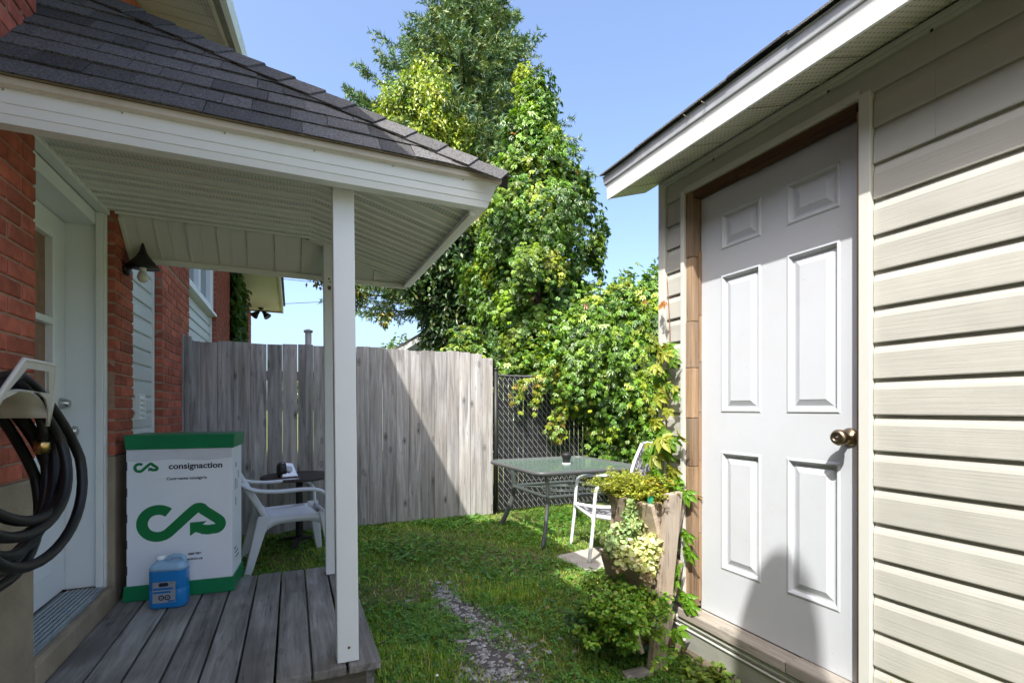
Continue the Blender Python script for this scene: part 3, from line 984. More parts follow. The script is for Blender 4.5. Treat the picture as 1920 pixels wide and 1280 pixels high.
# ------------------------------------------------------------------ shed
XS = 1.82
shed = thing('garden_shed', 'cream vinyl-sided garden shed with white eave boards and a door', 'shed', (XS, 1.2, 0))
MB().box(XS + .06, 4.4, -1.6, 2.05, 0.05, 2.47).build('wall', M_TRIMB, shed)
MB().box(XS - .005, 4.4, -1.6, 2.04, 0.0, 0.10).build('base', M_CONC, shed)
PZ = 0.1217
z0 = 0.396 - 2 * PZ
MB().box(XS, XS + .06, -1.6, 1.073, 0.1, 2.47).build('wall', M_TRIMB, shed)
MB().box(XS, XS + .06, 1.915, 2.05, 0.1, 2.47).build('wall', M_TRIMB, shed)
MB().box(XS, XS + .06, 1.0735, 1.9145, 2.345, 2.47).build('wall', M_TRIMB, shed)
i = 0
while z0 < 2.47:
    h = min(PZ, 2.474 - z0)
    if z0 < 2.33:
        if z0 + h > 2.345 and False: pass
        ya = -1.6
        if z0 > 2.2:
            lap_board(z0, h, .856, 1.033, XS, -1).build('siding_board', M_SIDING, shed)
            lap_board(z0, h, ya, .855, XS - .0012, -1).build('siding_board', M_SIDING, shed)
        elif 2.05 < z0 <= 2.2:
            lap_board(z0, h, .856, 1.033, XS, -1).build('siding_board', M_SIDING, shed)
            lap_board(z0, h, ya, .855, XS - .0012, -1).build('siding_board', M_SIDING, shed)
        else:
            lap_board(z0, h, ya, 1.033, XS, -1).build('siding_board', M_SIDING, shed)
        lap_board(z0, h, 1.936, 2.046, XS, -1).build('siding_board', M_SIDING, shed)
    else:
        lap_board(z0, h, ya, .856, XS - .0012, -1).build('siding_board', M_SIDING, shed)
        lap_board(z0, h, .857, 2.046, XS, -1).build('siding_board', M_SIDING, shed)
    z0 += PZ; i += 1
# corner board, door trims
MB().box(XS - .028, XS + .03, 2.05, 2.098, 0.10, 2.49).build('corner_board', M_TRIMB, shed, bevel=.003)
MB().box(XS + .03, 4.4, 2.051, 2.09, .1, 2.47).build('back_wall', M_SIDING, shed)
MB().box(XS - .028, XS + .004, 1.036, 1.074, 0.10, 2.352).build('door_trim', M_TRIMB, shed, bevel=.002)
MB().box(XS - .027, XS + .004, 1.912, 1.934, 0.10, 2.36).build('door_trim', M_TRIMB, shed, bevel=.002)
MB().box(XS - .020, XS + .004, 1.0745, 1.911, 2.347, 2.375).build('door_trim', M_TRIMB, shed, bevel=.002)
fz = MB().box(XS - .025, XS - .002, -1.6, 2.049, 2.435, 2.470); fz.box(XS - .032, XS - .0255, -1.6, 2.049, 2.447, 2.466)
fz.build('frieze_trim', M_TRIMB, shed, bevel=.002)
# jambs
jl = [(.285, .62), (.62, .98), (.98, 1.22), (1.22, 1.47), (1.47, 1.70), (1.70, 2.02), (2.02, 2.345)]
for (a, b_) in jl:
    MB().box(XS - .012 + random.uniform(-.003, .003), XS + .052, 1.866, 1.911, a + .001, b_ - .001).build('jamb_piece', M_JAMB, shed, bevel=.003)
    MB().box(XS + .025, XS + .058, 1.8565, 1.8655, a + .03, b_ + .028).build('jamb_strip', M_JAMB, shed, bevel=.002) if b_ < 2.3 else None
for (a, b_) in ((.285, .9), (.9, 1.12), (1.12, 1.9), (1.9, 2.31)):
    MB().box(XS - .008, XS + .052, 1.0745, 1.092, a + .001, b_ - .001).build('jamb_piece', M_JAMB, shed, bevel=.002)
MB().box(XS - .006, XS + .055, 1.093, 1.865, 2.308, 2.346).build('header', M_JAMBD, shed, bevel=.003)
MB().box(XS - .008, XS + .03, 1.093, 1.60, 2.296, 2.3075).build('header_strip', M_JAMBD, shed, bevel=.003)
# threshold: two pieces of weathered board
MB().box(XS - .045, XS + .05, 1.34, 1.935, 0.222, 0.270).build('threshold', M_THRESH, shed, bevel=.006)
MB().box(XS - .048, XS + .05, .99, 1.338, 0.226, 0.274).build('threshold', M_THRESH, shed, bevel=.006)
for k, (za, zb, o_) in enumerate(((.196, .219, .034), (.178, .192, .020), (.166, .176, .028))):
    MB().box(XS - o_, XS + .01, 1.034, 2.049, za, zb).build('base_trim', M_TRIMB, shed, bevel=.003)
MB().hexa([(XS - .002, 1.034, .045), (XS + .02, 1.034, .045), (XS + .02, 2.049, .045), (XS - .002, 2.049, .045), (XS - .022, 1.034, .163), (XS + .02, 1.034, .163), (XS + .02, 2.049, .163), (XS - .022, 2.049, .163)]).build('base_panel', M_SIDING, shed)

# six-panel door
DXS = XS + .040
D_Y = [1.095, 1.860]; D_Z = [.277, 2.305]
colsY = [(1.178, 1.396), (1.518, 1.737)]; rowsZ = [(.510, 1.068), (1.250, 1.898), (2.018, 2.188)]
sd = MB()
yb = sorted({D_Y[0], D_Y[1], *[v for c in colsY for v in c]}); zb = sorted({D_Z[0], D_Z[1], *[v for r in rowsZ for v in r]})
for a, b_ in zip(yb, yb[1:]):
    for c, d in zip(zb, zb[1:]):
        if any(abs(a - p[0]) < 1e-6 for p in colsY) and any(abs(c - r[0]) < 1e-6 for r in rowsZ): continue
        sd.add([(DXS, a, c), (DXS, b_, c), (DXS, b_, d), (DXS, a, d)], [(0, 1, 2, 3)])
sd.add([(DXS + .04, D_Y[0], D_Z[0]), (DXS + .04, D_Y[1], D_Z[0]), (DXS + .04, D_Y[1], D_Z[1]), (DXS + .04, D_Y[0], D_Z[1])], [(3, 2, 1, 0)])
for (p, q) in (((D_Y[0], D_Z[0]), (D_Y[0], D_Z[1])), ((D_Y[1], D_Z[0]), (D_Y[1], D_Z[1])), ((D_Y[0], D_Z[1]), (D_Y[1], D_Z[1])), ((D_Y[0], D_Z[0]), (D_Y[1], D_Z[0]))):
    sd.add([(DXS, *p), (DXS, *q), (DXS + .04, *q), (DXS + .04, *p)], [(0, 1, 2, 3)])
sdoor = sd.build('door', M_DOORW, shed, label='white six-panel steel door with round knob')
for (a, b_) in colsY:
    for (c, d) in rowsZ:
        steps = [(0, 0), (.004, -.003), (.010, -.004), (.016, .004), (.021, .012), (.030, .012), (.052, .003), (.055, .0015)]
        pm = MB(); rings = []
        for ins, dep in steps:
            x = DXS + dep
            rings.append([(x, a + ins, c + ins), (x, b_ - ins, c + ins), (x, b_ - ins, d - ins), (x, a + ins, d - ins)])
        vs = sum(rings, []); fs = []
        for r in range(len(rings) - 1):
            for k in range(4): fs.append((r * 4 + k, r * 4 + (k + 1) % 4, (r + 1) * 4 + (k + 1) % 4, (r + 1) * 4 + k))
        L = (len(rings) - 1) * 4
        fs.append((L, L + 1, L + 2, L + 3))
        pm.add(vs, fs).build('door_panel', M_DOORW, sdoor)
kb = MB().lathe([(.033, 0), (.033, .004), (.026, .010), (.013, .016), (.012, .036), (.020, .042), (.0285, .054), (.0290, .066), (.024, .076), (.013, .081), (.0125, .0785), (.006, .078), (0, .078)], (DXS - .0005, 1.143, 1.165), (-1, 0, 0), 28)
kb.build('knob', M_BRASSY, sdoor, smooth=True)
MB().lathe([(.005, 0), (.004, .002), (0, .002)], (DXS - .0785, 1.143, 1.165), (-1, 0, 0), 12).build('keyhole', M_STEEL, sdoor)

# shed eave: sloping vented soffit, stepped white fascia, drip edge, shingles
SE_X, SE_Z = 1.565, 2.400
SY0, SY1 = -1.8, 2.235
wz = 2.482
y = SY1; k = 0
while y > SY0:
    ya = y - .288
    b = MB().hexa([(SE_X + .004, ya, SE_Z + .004), (XS - .002, ya, wz), (XS - .002, y, wz), (SE_X + .004, y, SE_Z + .004),
                   (SE_X + .004, ya, SE_Z + .010), (XS - .002, ya, wz + .006), (XS - .002, y, wz + .006), (SE_X + .004, y, SE_Z + .010)])
    sgn = -1
    for q in (y - .144,):
        b.bar((SE_X + .02, q, SE_Z + .009), (XS - .004, q, wz - .001), .014, .006)
    b.build('soffit_panel', M_SOFFITD, shed)
    y -= .296
FS = [(0, SE_Z), (-.004, SE_Z), (-.007, SE_Z + .022), (-.004, SE_Z + .024), (-.009, SE_Z + .048), (-.006, SE_Z + .050), (-.013, SE_Z + .074), (.006, SE_Z + .076), (.006, SE_Z)]
n = len(FS)
MB().add([(SE_X + p, SY0, z) for p, z in FS] + [(SE_X + p, SY1, z) for p, z in FS],
         [(i, (i + 1) % n, n + (i + 1) % n, n + i) for i in range(n)] + [tuple(range(n)), tuple(range(2 * n - 1, n - 1, -1))]).build('fascia', M_WHITE, shed)
DE = [(-.010, SE_Z + .0765), (-.020, SE_Z + .080), (-.024, SE_Z + .114), (-.030, SE_Z + .118), (.004, SE_Z + .122), (.004, SE_Z + .0765)]
n = len(DE)
MB().add([(SE_X + p, SY0, z) for p, z in DE] + [(SE_X + p, SY1 + .01, z) for p, z in DE],
         [(i, (i + 1) % n, n + (i + 1) % n, n + i) for i in range(n)] + [tuple(range(n)), tuple(range(2 * n - 1, n - 1, -1))]).build('drip_edge', M_GALV, shed)
MB().hexa([(SE_X + .01, SY1 - .012, SE_Z + .006), (XS + .02, SY1 - .012, wz + .02), (XS + .02, SY1 + .004, wz + .02), (SE_X + .01, SY1 + .004, SE_Z + .006),
           (SE_X + .01, SY1 - .012, SE_Z + .12), (XS + .02, SY1 - .012, wz + .13), (XS + .02, SY1 + .004, wz + .13), (SE_X + .01, SY1 + .004, SE_Z + .12)]).build('rake_board', M_WHITE, shed)
ry = SY1 + .02
while ry > SY0:
    w = random.uniform(.24, .33); lift = random.choice([0, .004, .008])
    b = MB().hexa([(SE_X - .042, ry - w + .002, SE_Z + .126 + lift), (XS + .1, ry - w + .002, SE_Z + .126 + .13), (XS + .1, ry, SE_Z + .126 + .13), (SE_X - .042, ry, SE_Z + .126 + lift),
                   (SE_X - .042, ry - w + .002, SE_Z + .134 + lift), (XS + .1, ry - w + .002, SE_Z + .136 + .13), (XS + .1, ry, SE_Z + .136 + .13), (SE_X - .042, ry, SE_Z + .134 + lift)])
    b.build('shingle', M_SHINGLE, shed); ry -= w
MB().prism([(XS + .1, SY0, SE_Z + .255), (3.1, SY0, 2.98), (4.7, SY0, 2.35), (4.4, SY0, 2.40), (3.1, SY0, 2.86), (XS + .1, SY0, SE_Z + .2)], (0, SY1 - SY0 + .02, 0)).build('roof', M_SHINGLE, shed)
for (yy, zz) in ((1.62, SE_Z + .108), (1.52, SE_Z + .108)):
    MB().tube([(SE_X - .02, yy, zz), (SE_X - .05, yy - .006, zz + .004)], .0022, 6).build('nail', M_OLIVE, shed)
for yy in (1.72, 1.18, .86):
    MB().box(XS - .0265, XS - .0252, yy - .004, yy + .004, 2.425, 2.434).build('weep_notch', M_BLACK, shed)

# ------------------------------------------------------------------ wooden fence
YF = 5.45
fence = thing('wooden_fence', 'weathered grey plank fence half in shadow behind the lawn', 'fence', (0.6, YF, 0))
fr_ = random.Random(3)
x = -0.93; xi = 0
while x < 2.17:
    w = fr_.uniform(.134, .150)
    x1 = min(x + w, 2.185)
    gap = fr_.choice([.002, .003, .004, .007])
    zt = 1.915 + fr_.uniform(-.012, .012) - (.05 if x1 > 2.13 else 0) - .03 * max(0, .2 - x) * .4
    yo = fr_.uniform(-.004, .004); tl = fr_.uniform(-.004, .004); sk = fr_.uniform(-.0012, .0012)
    zb_ = fr_.uniform(.0, .04)
    b = MB().hexa([(x + sk, YF + yo, zb_), (x1 - gap + sk, YF + yo + tl, zb_), (x1 - gap + sk, YF + .019 + yo + tl, zb_), (x + sk, YF + .019 + yo, zb_),
                   (x - sk, YF + yo, zt), (x1 - gap - sk, YF + yo + tl, zt + fr_.uniform(-.004, .004)), (x1 - gap - sk, YF + .019 + yo + tl, zt), (x - sk, YF + .019 + yo, zt)])
    b.build('board', M_FENCE, fence, bevel=.002, seg=1)
    x = x1; xi += 1
M_FENCEX = wood('fence_rail_wood', (.15, .135, .12), (.36, .33, .30), 0, .4)
for zz in (.35, 1.55): MB().box(-.92, 2.18, YF + .024, YF + .062, zz, zz + .09).build('rail', M_FENCEX, fence)
for xx in (.6, 2.09): MB().box(xx, xx + .09, YF + .063, YF + .15, 0, 1.85).build('post', M_FENCE, fence)
MB().box(-.985, -.915, YF - .10, YF - .006, 0, 1.955).build('post', M_FENCE, fence, bevel=.004)
MB().box(-.914, -.86, YF - .045, YF - .006, 0, 1.94).build('post', M_FENCE, fence, bevel=.004)

# ------------------------------------------------------------------ chain-link fence with black privacy slats
clf = thing('chain_link_fence', 'chain-link fence with black privacy slats beside the wooden fence', 'fence', (3.6, 5.5, 0))
CY = 5.50; CZT = 1.66; CX0, CX1 = 2.235, 6.6
MB().tube([(CX0, CY, 0), (CX0, CY, 1.72)], .028, 12).build('post', M_BLACK, clf, smooth=True)
MB().lathe([(.032, 0), (.030, .02), (.018, .035), (0, .04)], (CX0, CY, 1.72)).build('post_cap', M_BLACK, clf, smooth=True)
for xx in (4.4, 6.6): MB().tube([(xx, CY + .03, 0), (xx, CY + .03, 1.72)], .024, 10).build('post', M_BLACK, clf, smooth=True)
MB().tube([(CX0, CY + .012, CZT), (CX1, CY + .012, CZT)], .018, 10).build('top_rail', M_BLACK, clf, smooth=True)
M_SLAT = plain('black_slat', (.016, .016, .018), .45, .2, 9, .1, 50)
pit = 0.066
x = CX0 + .04
while x < CX1 - .02:
    wv = random.uniform(-.002, .002)
    MB().box(x, x + pit * .80, CY - .003 + wv, CY + .003 + wv, .05, CZT - .02 + random.uniform(-.015, .01)).build('slat', M_SLAT, clf)
    x += pit
M_WIRE = plain('galvanised_wire', (.50, .51, .50), .45, .1, 20, 0, metal=.2)
wf = MB(); wbk = MB()
hh = CZT - .06
dx = .066
nW = int((CX1 - CX0 + hh * .8) / dx)
for i in range(nW):
    for sgn, mb, oy in ((1, wf, -.0085), (-1, wbk, .0085)):
        xs = CX0 - hh * .8 + i * dx if sgn > 0 else CX0 + i * dx
        # each diagonal: from (xs, top) going down and sideways
        xa, za = xs, CZT - .01
        xb_, zb_ = xs + sgn * hh * .8, .05
        if sgn < 0: xa, xb_ = xs + hh * .8 - hh * .8, xs - hh * .8
        def cut(t): return (xa + (xb_ - xa) * t, za + (zb_ - za) * t)
        ts = [0.0, 1.0]
        for lim in (CX0 + .03, CX1 - .02):
            if abs(xb_ - xa) > 1e-6:
                tt = (lim - xa) / (xb_ - xa)
                if 0 < tt < 1: ts.append(tt)
        ts.sort()
        for t0, t1 in zip(ts, ts[1:]):
            m0 = cut((t0 + t1) / 2)
            if CX0 + .03 <= m0[0] <= CX1 - .02 and t1 - t0 > .01:
                a, b_ = cut(t0), cut(t1)
                mb.tube([(a[0], CY + oy, a[1]), (b_[0], CY + oy, b_[1])], .0027, 4, cap=False)
wf.build('wire_mesh', M_WIRE, clf, kind='stuff')
wbk.build('wire_mesh', M_WIRE, clf, kind='stuff')

# ------------------------------------------------------------------ background: neighbour's garage, posts, wires
gar = thing('neighbour_garage', 'white gabled garage roof peeking above the wooden fence', 'garage', (4.6, 13.5, 0))
MB().prism([(2.5, 13.0, 0), (6.6, 13.0, 0), (6.6, 13.0, 2.72), (4.55, 13.0, 4.0), (2.5, 13.0, 2.72)], (0, 5, 0)).build('wall', M_WHITE, gar)
for s_ in (1, -1):
    cx = 4.55
    a = Vector((cx - s_ * 2.45, 12.7, 2.52)); b_ = Vector((cx, 12.7, 4.10))
    MB().prism([a, b_, b_ + Vector((0, 0, .10)), a + Vector((0, 0, .10))], (0, 5.6, 0)).build('roof', M_SHINGLE, gar)
    MB().prism([a + Vector((0, -.03, -.10)), b_ + Vector((0, -.03, -.12)), b_ + Vector((0, -.03, .02)), a + Vector((0, -.03, .02))], (0, .028, 0)).build('rake_board', M_WHITE, gar)
for k in range(6): MB().box(2.55, 6.5, 12.985, 12.999, 2.1 + k * .2, 2.105 + k * .2).build('siding_line', M_OLIVE, gar) if k < 3 else None

fp = thing('fence_post', 'grey wooden post with flat cap standing beyond the plank fence', 'post', (0.245, 9.0, 0))
MB().box(.195, .295, 8.95, 9.05, 0, 2.55).build('shaft', M_FENCE, fp)
MB().box(.175, .315, 8.93, 9.07, 2.551, 2.575).build('cap', M_FENCE, fp)
MB().hexa([(.19, 8.945, 2.576), (.30, 8.945, 2.576), (.30, 9.055, 2.576), (.19, 9.055, 2.576), (.225, 8.98, 2.60), (.265, 8.98, 2.60), (.265, 9.02, 2.60), (.225, 9.02, 2.60)]).build('cap_top', M_FENCE, fp)

pole = thing('utility_pole', 'grey utility pole glimpsed behind the vine-covered tree', 'pole', (5.9, 14.2, 0))
MB().tube([(5.9, 14.2, 0), (5.9, 14.2, 8.5)], [.16, .12], 14).build('shaft', M_FENCE, pole, smooth=True)
MB().box(5.0, 6.8, 14.0, 14.08, 7.9, 8.02).build('crossarm', M_FENCE, pole)


def wire(name, label, a, b_, sag=.4, r=.012):
    pts = [Vector(a).lerp(Vector(b_), t) - Vector((0, 0, sag * 4 * t * (1 - t))) for t in np.linspace(0, 1, 18)]
    o = MB().tube(pts, r, 5).build(name, M_BLACK, None, smooth=True)
    put(o, label, 'wire', 'overhead wires')


wire('power_line', 'lowest overhead wire crossing the pale sky behind the porch post', (-8.0, 25, 5.2), (12.0, 27, 8.6), .3, .014)
wire('power_line', 'upper overhead wire beside the far house eave', (-8.0, 24, 7.4), (10.0, 26, 8.0), .5, .014)
wire('power_line', 'topmost thin wire just under the porch eave', (-8.0, 23, 8.3), (10.0, 25, 8.7), .3, .012)
wire('power_line', 'thin overhead wire between the vine-covered tree and shed corner', (5.9, 14.1, 6.45), (14.0, 17.0, 5.9), .55, .014)

# twin floodlight under the far eave
fl = thing('twin_floodlight', 'small black twin floodlight hanging under the far eave', 'floodlight', (-.72, 13.2, 3.6))
MB().lathe([(.06, 0), (.06, .02), (.03, .03), (.02, .05)], (-.68, 13.1, 3.64), (0, 0, -1), 14).build('mount', M_BLACK, fl, smooth=True)
for s_ in (-1, 1):
    MB().lathe([(.02, 0), (.035, .03), (.05, .09), (.085, .17), (.088, .20), (.07, .19), (0, .18)], (-.68 + s_ * .03, 13.1, 3.58), (s_ * .65, -.25, -.8), 14).build('lamp_head', M_BLACK, fl, smooth=True)

# ------------------------------------------------------------------ trees and vines
def column_anchor(n, cx, cy, zr, rad, lump=.22, front=True):
    z = RNG.uniform(zr[0], zr[1], n)
    th = RNG.uniform(0, 2 * math.pi, n)
    zs, rs = zip(*rad)
    r = np.interp(z, zs, rs)
    r = r * (1 + lump * np.sin(3 * th + z * 1.9) * np.cos(z * 2.7 + th) + lump * .7 * np.sin(5.3 * z + 2 * th))
    O = np.stack([np.cos(th), np.sin(th), np.zeros(n)], 1)
    k = RNG.uniform(.72, 1.0, n)[:, None]
    A = np.stack([np.full(n, cx), np.full(n, cy), z], 1) + O * r[:, None] * k
    return A, O


def branchy(name, base, tips, r0, parent, mat=M_BARK):
    b = MB()
    for tp in tips:
        tp = Vector(tp); bs = Vector(base)
        mid = bs.lerp(tp, .5) + Vector((random.uniform(-.1, .1), random.uniform(-.1, .1), .15))
        b.tube([bs, mid, tp], [r0, r0 * .65, r0 * .2], 6)
    return b.build(name, mat, parent, smooth=True)


# spruce behind everything
SPX, SPY = 4.25, 12.6
spruce = thing('spruce_tree', 'tall dark green spruce rising out of the top of the picture', 'tree', (SPX, SPY, 0))
MB().tube([(SPX, SPY, 0), (SPX + .03, SPY, 5), (SPX, SPY, 10), (SPX + .02, SPY, 13.0)], [.30, .24, .10, .015], 12).build('trunk', M_BARK, spruce, smooth=True)
P = []; T = []; N = []; C = []; LL = []
brm = MB()
z = 4.2
rs = random.Random(21)
while z < 12.9:
    nb = 10 if z < 12 else 7
    ph = rs.uniform(0, 6.28)
    for kb_ in range(nb):
        az = ph + kb_ * 6.283 / nb + rs.uniform(-.3, .3)
        R = .80 * max(.05, 13.3 - z) ** .84 * rs.uniform(.66, 1.15) + .08
        if abs(math.atan2(math.sin(az - 3.5), math.cos(az - 3.5))) < .5 and 8.0 < z < 9.6: R *= 1.18
        R = min(R, 3.4)
        dirv = Vector((math.cos(az), math.sin(az), 0))
        zz = z + rs.uniform(-.15, .15)
        pts = []
        for t in np.linspace(0, 1, 7):
            pts.append(Vector((SPX, SPY, zz)) + dirv * R * t + Vector((0, 0, -.34 * R * t + .30 * R * t * t)))
        brm.tube(pts, [.035 * (1 - t * .85) for t in np.linspace(0, 1, 7)], 4, cap=False)
        # twigs
        nt_ = int(12 + R * 17)
        for q in range(nt_):
            t = rs.uniform(.12, 1.0)
            i0 = min(5, int(t * 6)); p0 = pts[i0].lerp(pts[i0 + 1], t * 6 - i0)
            side = rs.choice([-1, 1])
            sd_ = dirv.cross(Vector((0, 0, 1))) * side
            td = (dirv * rs.uniform(.5, 1.0) + sd_ * rs.uniform(.1, .9) + Vector((0, 0, rs.uniform(-.75, .25)))).normalized()
            tl_ = rs.uniform(.22, .48) * (1.15 - .5 * t) * (1 if R > 1 else .7)
            nn = int(tl_ * 52)
            tt = np.linspace(0.05, 1.0, nn)
            base = np.array(p0)[None] + np.array(td)[None] * (tl_ * tt)[:, None]
            rd = RNG.normal(0, 1, (nn, 3)); rd -= (rd @ np.array(td))[:, None] * np.array(td)[None]
            rd = norm(rd)
            P.append(base); T.append(np.array(td)[None] * .75 + rd); N.append(RNG.normal(0, 1, (nn, 3)) + np.array([0, 0, .6]))
            cc = np.array([(.085, .165, .05), (.11, .19, .05), (.16, .215, .05), (.06, .13, .06)][rs.randrange(4)])
            C.append(np.clip(cc * RNG.normal(1, .16, (nn, 1)), .006, .5)); LL.append(np.full(nn, rs.uniform(.10, .15)))
    z += .30 if z < 10 else .22
brm.build('branches', M_BARK, spruce)
P, T, N, C, LL = map(np.concatenate, (P, T, N, C, LL))
leaf_object('crown', M_NEEDLE, P, T, N, LL, .034, C, T_NEEDLE, spruce)

# yellow-green tree wrapped round the spruce's left side
yt = thing('yellow_green_tree', 'yellow-green leafy tree in front of the spruce', 'tree', (2.75, 10.7, 0))
MB().tube([(2.95, 11.0, 0), (2.85, 10.9, 4), (2.75, 10.7, 8.4)], [.16, .12, .03], 10).build('trunk', M_BARK, yt, smooth=True)
blobs = [(1.75, 10.5, 6.9, .5, .5), (2.2, 10.5, 7.7, .5, .7), (2.55, 10.5, 7.4, .75, 1.0), (2.75, 10.7, 8.2, .55, .85), (2.10, 10.5, 6.7, .6, .7), (3.0, 10.6, 6.4, .7, .7), (3.6, 10.3, 5.9, .6, .5), (4.05, 10.0, 5.7, .5, .4), (3.2, 10.5, 7.2, .45, .7), (2.5, 10.4, 5.8, .7, .7)]
A = []; O = []
for (bx, by, bz, br, bh) in blobs:
    n = int(230 * br * bh / .5)
    v = norm(RNG.normal(0, 1, (n, 3)))
    A.append(np.array([bx, by, bz]) + v * np.array([br, br, bh]) * RNG.uniform(.35, 1.0, (n, 1)))
    h = v * np.array([1, 1, .15]); O.append(norm(h))
A = np.concatenate(A); O = np.concatenate(O)
P, T, N, idx = strands(A, O, 14, RNG.uniform(.05, .28, len(A)), RNG.uniform(.18, .55, len(A)), .05)
tone = pal(len(A), [(.30, .37, .032), (.20, .31, .028), (.38, .41, .04), (.11, .20, .022)], [4, 4, 2, 2], .1)
C = np.clip(tone[idx] * RNG.normal(1, .15, (len(P), 1)), .01, .8)
leaf_object('crown', M_LEAF, P, T, N, RNG.uniform(.05, .13, len(P)), RNG.uniform(.03, .065, len(P)), C, T_KITE, yt)
branchy('limbs', (2.8, 10.8, 5.2), [b[:3] for b in blobs], .06, yt)

# ivy-clad lower trunks; leaf colour darkened to stand for the spruce's shade
dt = thing('ivy_clad_tree', 'dark ivy-hung trunk and boughs under the spruce', 'tree', (2.9, 10.4, 0))
MB().tube([(3.0, 10.6, 0), (3.05, 10.5, 3), (2.9, 10.6, 6.4)], [.22, .18, .08], 10).build('trunk', M_BARK, dt, smooth=True)
blobs = [(3.05, 10.35, 5.0, .95, 1.0), (3.55, 10.2, 4.3, .75, 1.1), (3.2, 10.3, 4.3, .75, .6), (2.6, 10.3, 4.5, .6, .5), (2.15, 10.3, 4.1, .4, .25), (3.75, 10.2, 3.5, .5, .7), (2.35, 10.2, 5.2, .6, .5)]
A = []; O = []
for (bx, by, bz, br, bh) in blobs:
    n = int(230 * br * bh / .6)
    v = norm(RNG.normal(0, 1, (n, 3)))
    A.append(np.array([bx, by, bz]) + v * np.array([br, br, bh]) * RNG.uniform(.3, 1.0, (n, 1)))
    O.append(norm(v * np.array([1, 1, .1])))
A_, O_ = column_anchor(420, 3.05, 10.5, (1.6, 5.0), [(1.6, .3), (3, .36), (5, .5)], .2); A.append(A_); O.append(O_)
A = np.concatenate(A); O = np.concatenate(O)
P, T, N, idx = strands(A, O, 11, RNG.uniform(.04, .2, len(A)), RNG.uniform(.25, .8, len(A)), .05)
C = pal(len(P), [(.035, .085, .022), (.05, .11, .025), (.09, .15, .025), (.16, .18, .03)], [5, 4, 2, .5])
leaf_object('crown', M_LEAF, P, T, N, RNG.uniform(.10, .16, len(P)), RNG.uniform(.05, .08, len(P)), C, T_KITE, dt)
branchy('limbs', (3.02, 10.5, 2.6), [b[:3] for b in blobs], .06, dt)

# the vine-covered tree, centre of the picture
VX, VY = 3.62, 7.25
vt_ = thing('vine_covered_tree', 'tree wholly draped in bright green creeper, tallest by the fence', 'tree', (VX, VY, 0))
MB().tube([(VX, VY, 0), (VX - .03, VY, 3), (VX, VY, 6.3)], [.17, .14, .03], 10).build('trunk', M_BARK, vt_, smooth=True)
rad = [(1.2, .45), (1.9, .52), (2.6, .64), (3.2, .76), (3.8, .84), (4.3, .86), (4.7, .64), (5.2, .42), (5.8, .36), (6.3, .26), (6.62, .10)]
def clumps(C0, ON, rc, per):
    """hood-shaped tufts: anchors on small domes round the clump centres C0 that face ON"""
    n = len(C0); idx = np.repeat(np.arange(n), per); m = len(idx)
    v = norm(RNG.normal(0, 1, (m, 3)) + ON[idx] * .9 + np.array([0, 0, .35]))
    A = C0[idx] + v * rc[idx][:, None] * np.array([1, 1, .8]) * RNG.uniform(.75, 1.05, (m, 1))
    O = norm(v * np.array([1, 1, .25]) + ON[idx] * .4)
    return A, O, idx


VCOL = [(.095, .21, .022), (.15, .28, .028), (.24, .36, .03), (.34, .41, .035), (.055, .13, .02)]


def creeper(name, parent, C0, ON, rc, per, leaves, drop, size, cols=VCOL, wts=(4, 4.5, 2.6, .9, 2.2)):
    A, O, ci = clumps(C0, ON, rc, per)
    P, T, N, idx = strands(A, O, leaves, RNG.uniform(.02, .10, len(A)), RNG.uniform(drop[0], drop[1], len(A)), .025)
    tone = pal(len(C0), cols, wts, .12)
    C = tone[ci[idx]] * RNG.normal(1, .22, (len(P), 1))
    odd = RNG.random(len(P)) < .003
    C[odd] = (.34, .17, .05)
    return leaf_object(name, M_LEAF, P, T, N, RNG.uniform(size[0], size[1], len(P)), RNG.uniform(size[0], size[1], len(P)) * .95, np.clip(C, .006, .8), T_CREEP, parent)


n = 300
z = RNG.uniform(1.2, 6.5, n); th = RNG.uniform(0, 2 * math.pi, n)
r_ = np.interp(z, *zip(*rad)) * (1 + .22 * np.sin(3 * th + z * 2.1) + RNG.normal(0, .16, n))
ON = np.stack([np.cos(th), np.sin(th), np.zeros(n)], 1)
C0 = np.stack([np.full(n, VX), np.full(n, VY), z], 1) + ON * np.maximum(.05, r_ - .12)[:, None]
rc = RNG.uniform(.10, .28, n) * np.where(z > 4.8, .75, 1.0)
xtra = [(VX - .85, VY - .3, 4.35, .34), (VX - 1.0, VY - .1, 4.75, .26), (VX + .80, VY - .25, 4.55, .32), (VX + 1.05, VY - .05, 4.15, .22), (VX - .45, VY - .65, 3.3, .36), (VX + .45, VY - .6, 3.0, .34), (VX + .10, VY - .55, 5.25, .34), (VX - .75, VY - .35, 3.75, .30),
        (VX + .62, VY - .2, 5.0, .24), (VX - .70, VY, 2.9, .22), (VX + .80, VY - .3, 3.6, .28), (VX - .1, VY - .75, 4.2, .40), (VX + .15, VY - .1, 6.6, .18), (VX - .15, VY, 6.75, .12)]
C0 = np.concatenate([C0, np.array([q[:3] for q in xtra])]); rc = np.concatenate([rc, np.array([q[3] for q in xtra])])
ON = np.concatenate([ON, norm(np.array([(q[0] - VX, q[1] - VY, .1) for q in xtra]))])
creeper('creeper', vt_, C0, ON, rc, 14, 8, (.10, .55), (.038, .105))
# leaves deeper inside
A, O = column_anchor(700, VX, VY, (1.2, 6.4), [(a, b_ * .7) for a, b_ in rad], .1)
P, T, N, idx = strands(A, O, 7, .1, .4, .05)
leaf_object('inner_creeper', M_LEAF, P, T, N, RNG.uniform(.08, .12, len(P)), RNG.uniform(.08, .12, len(P)), pal(len(P), VCOL, (3, 3, 1, .5, 3)), T_CREEP, vt_)
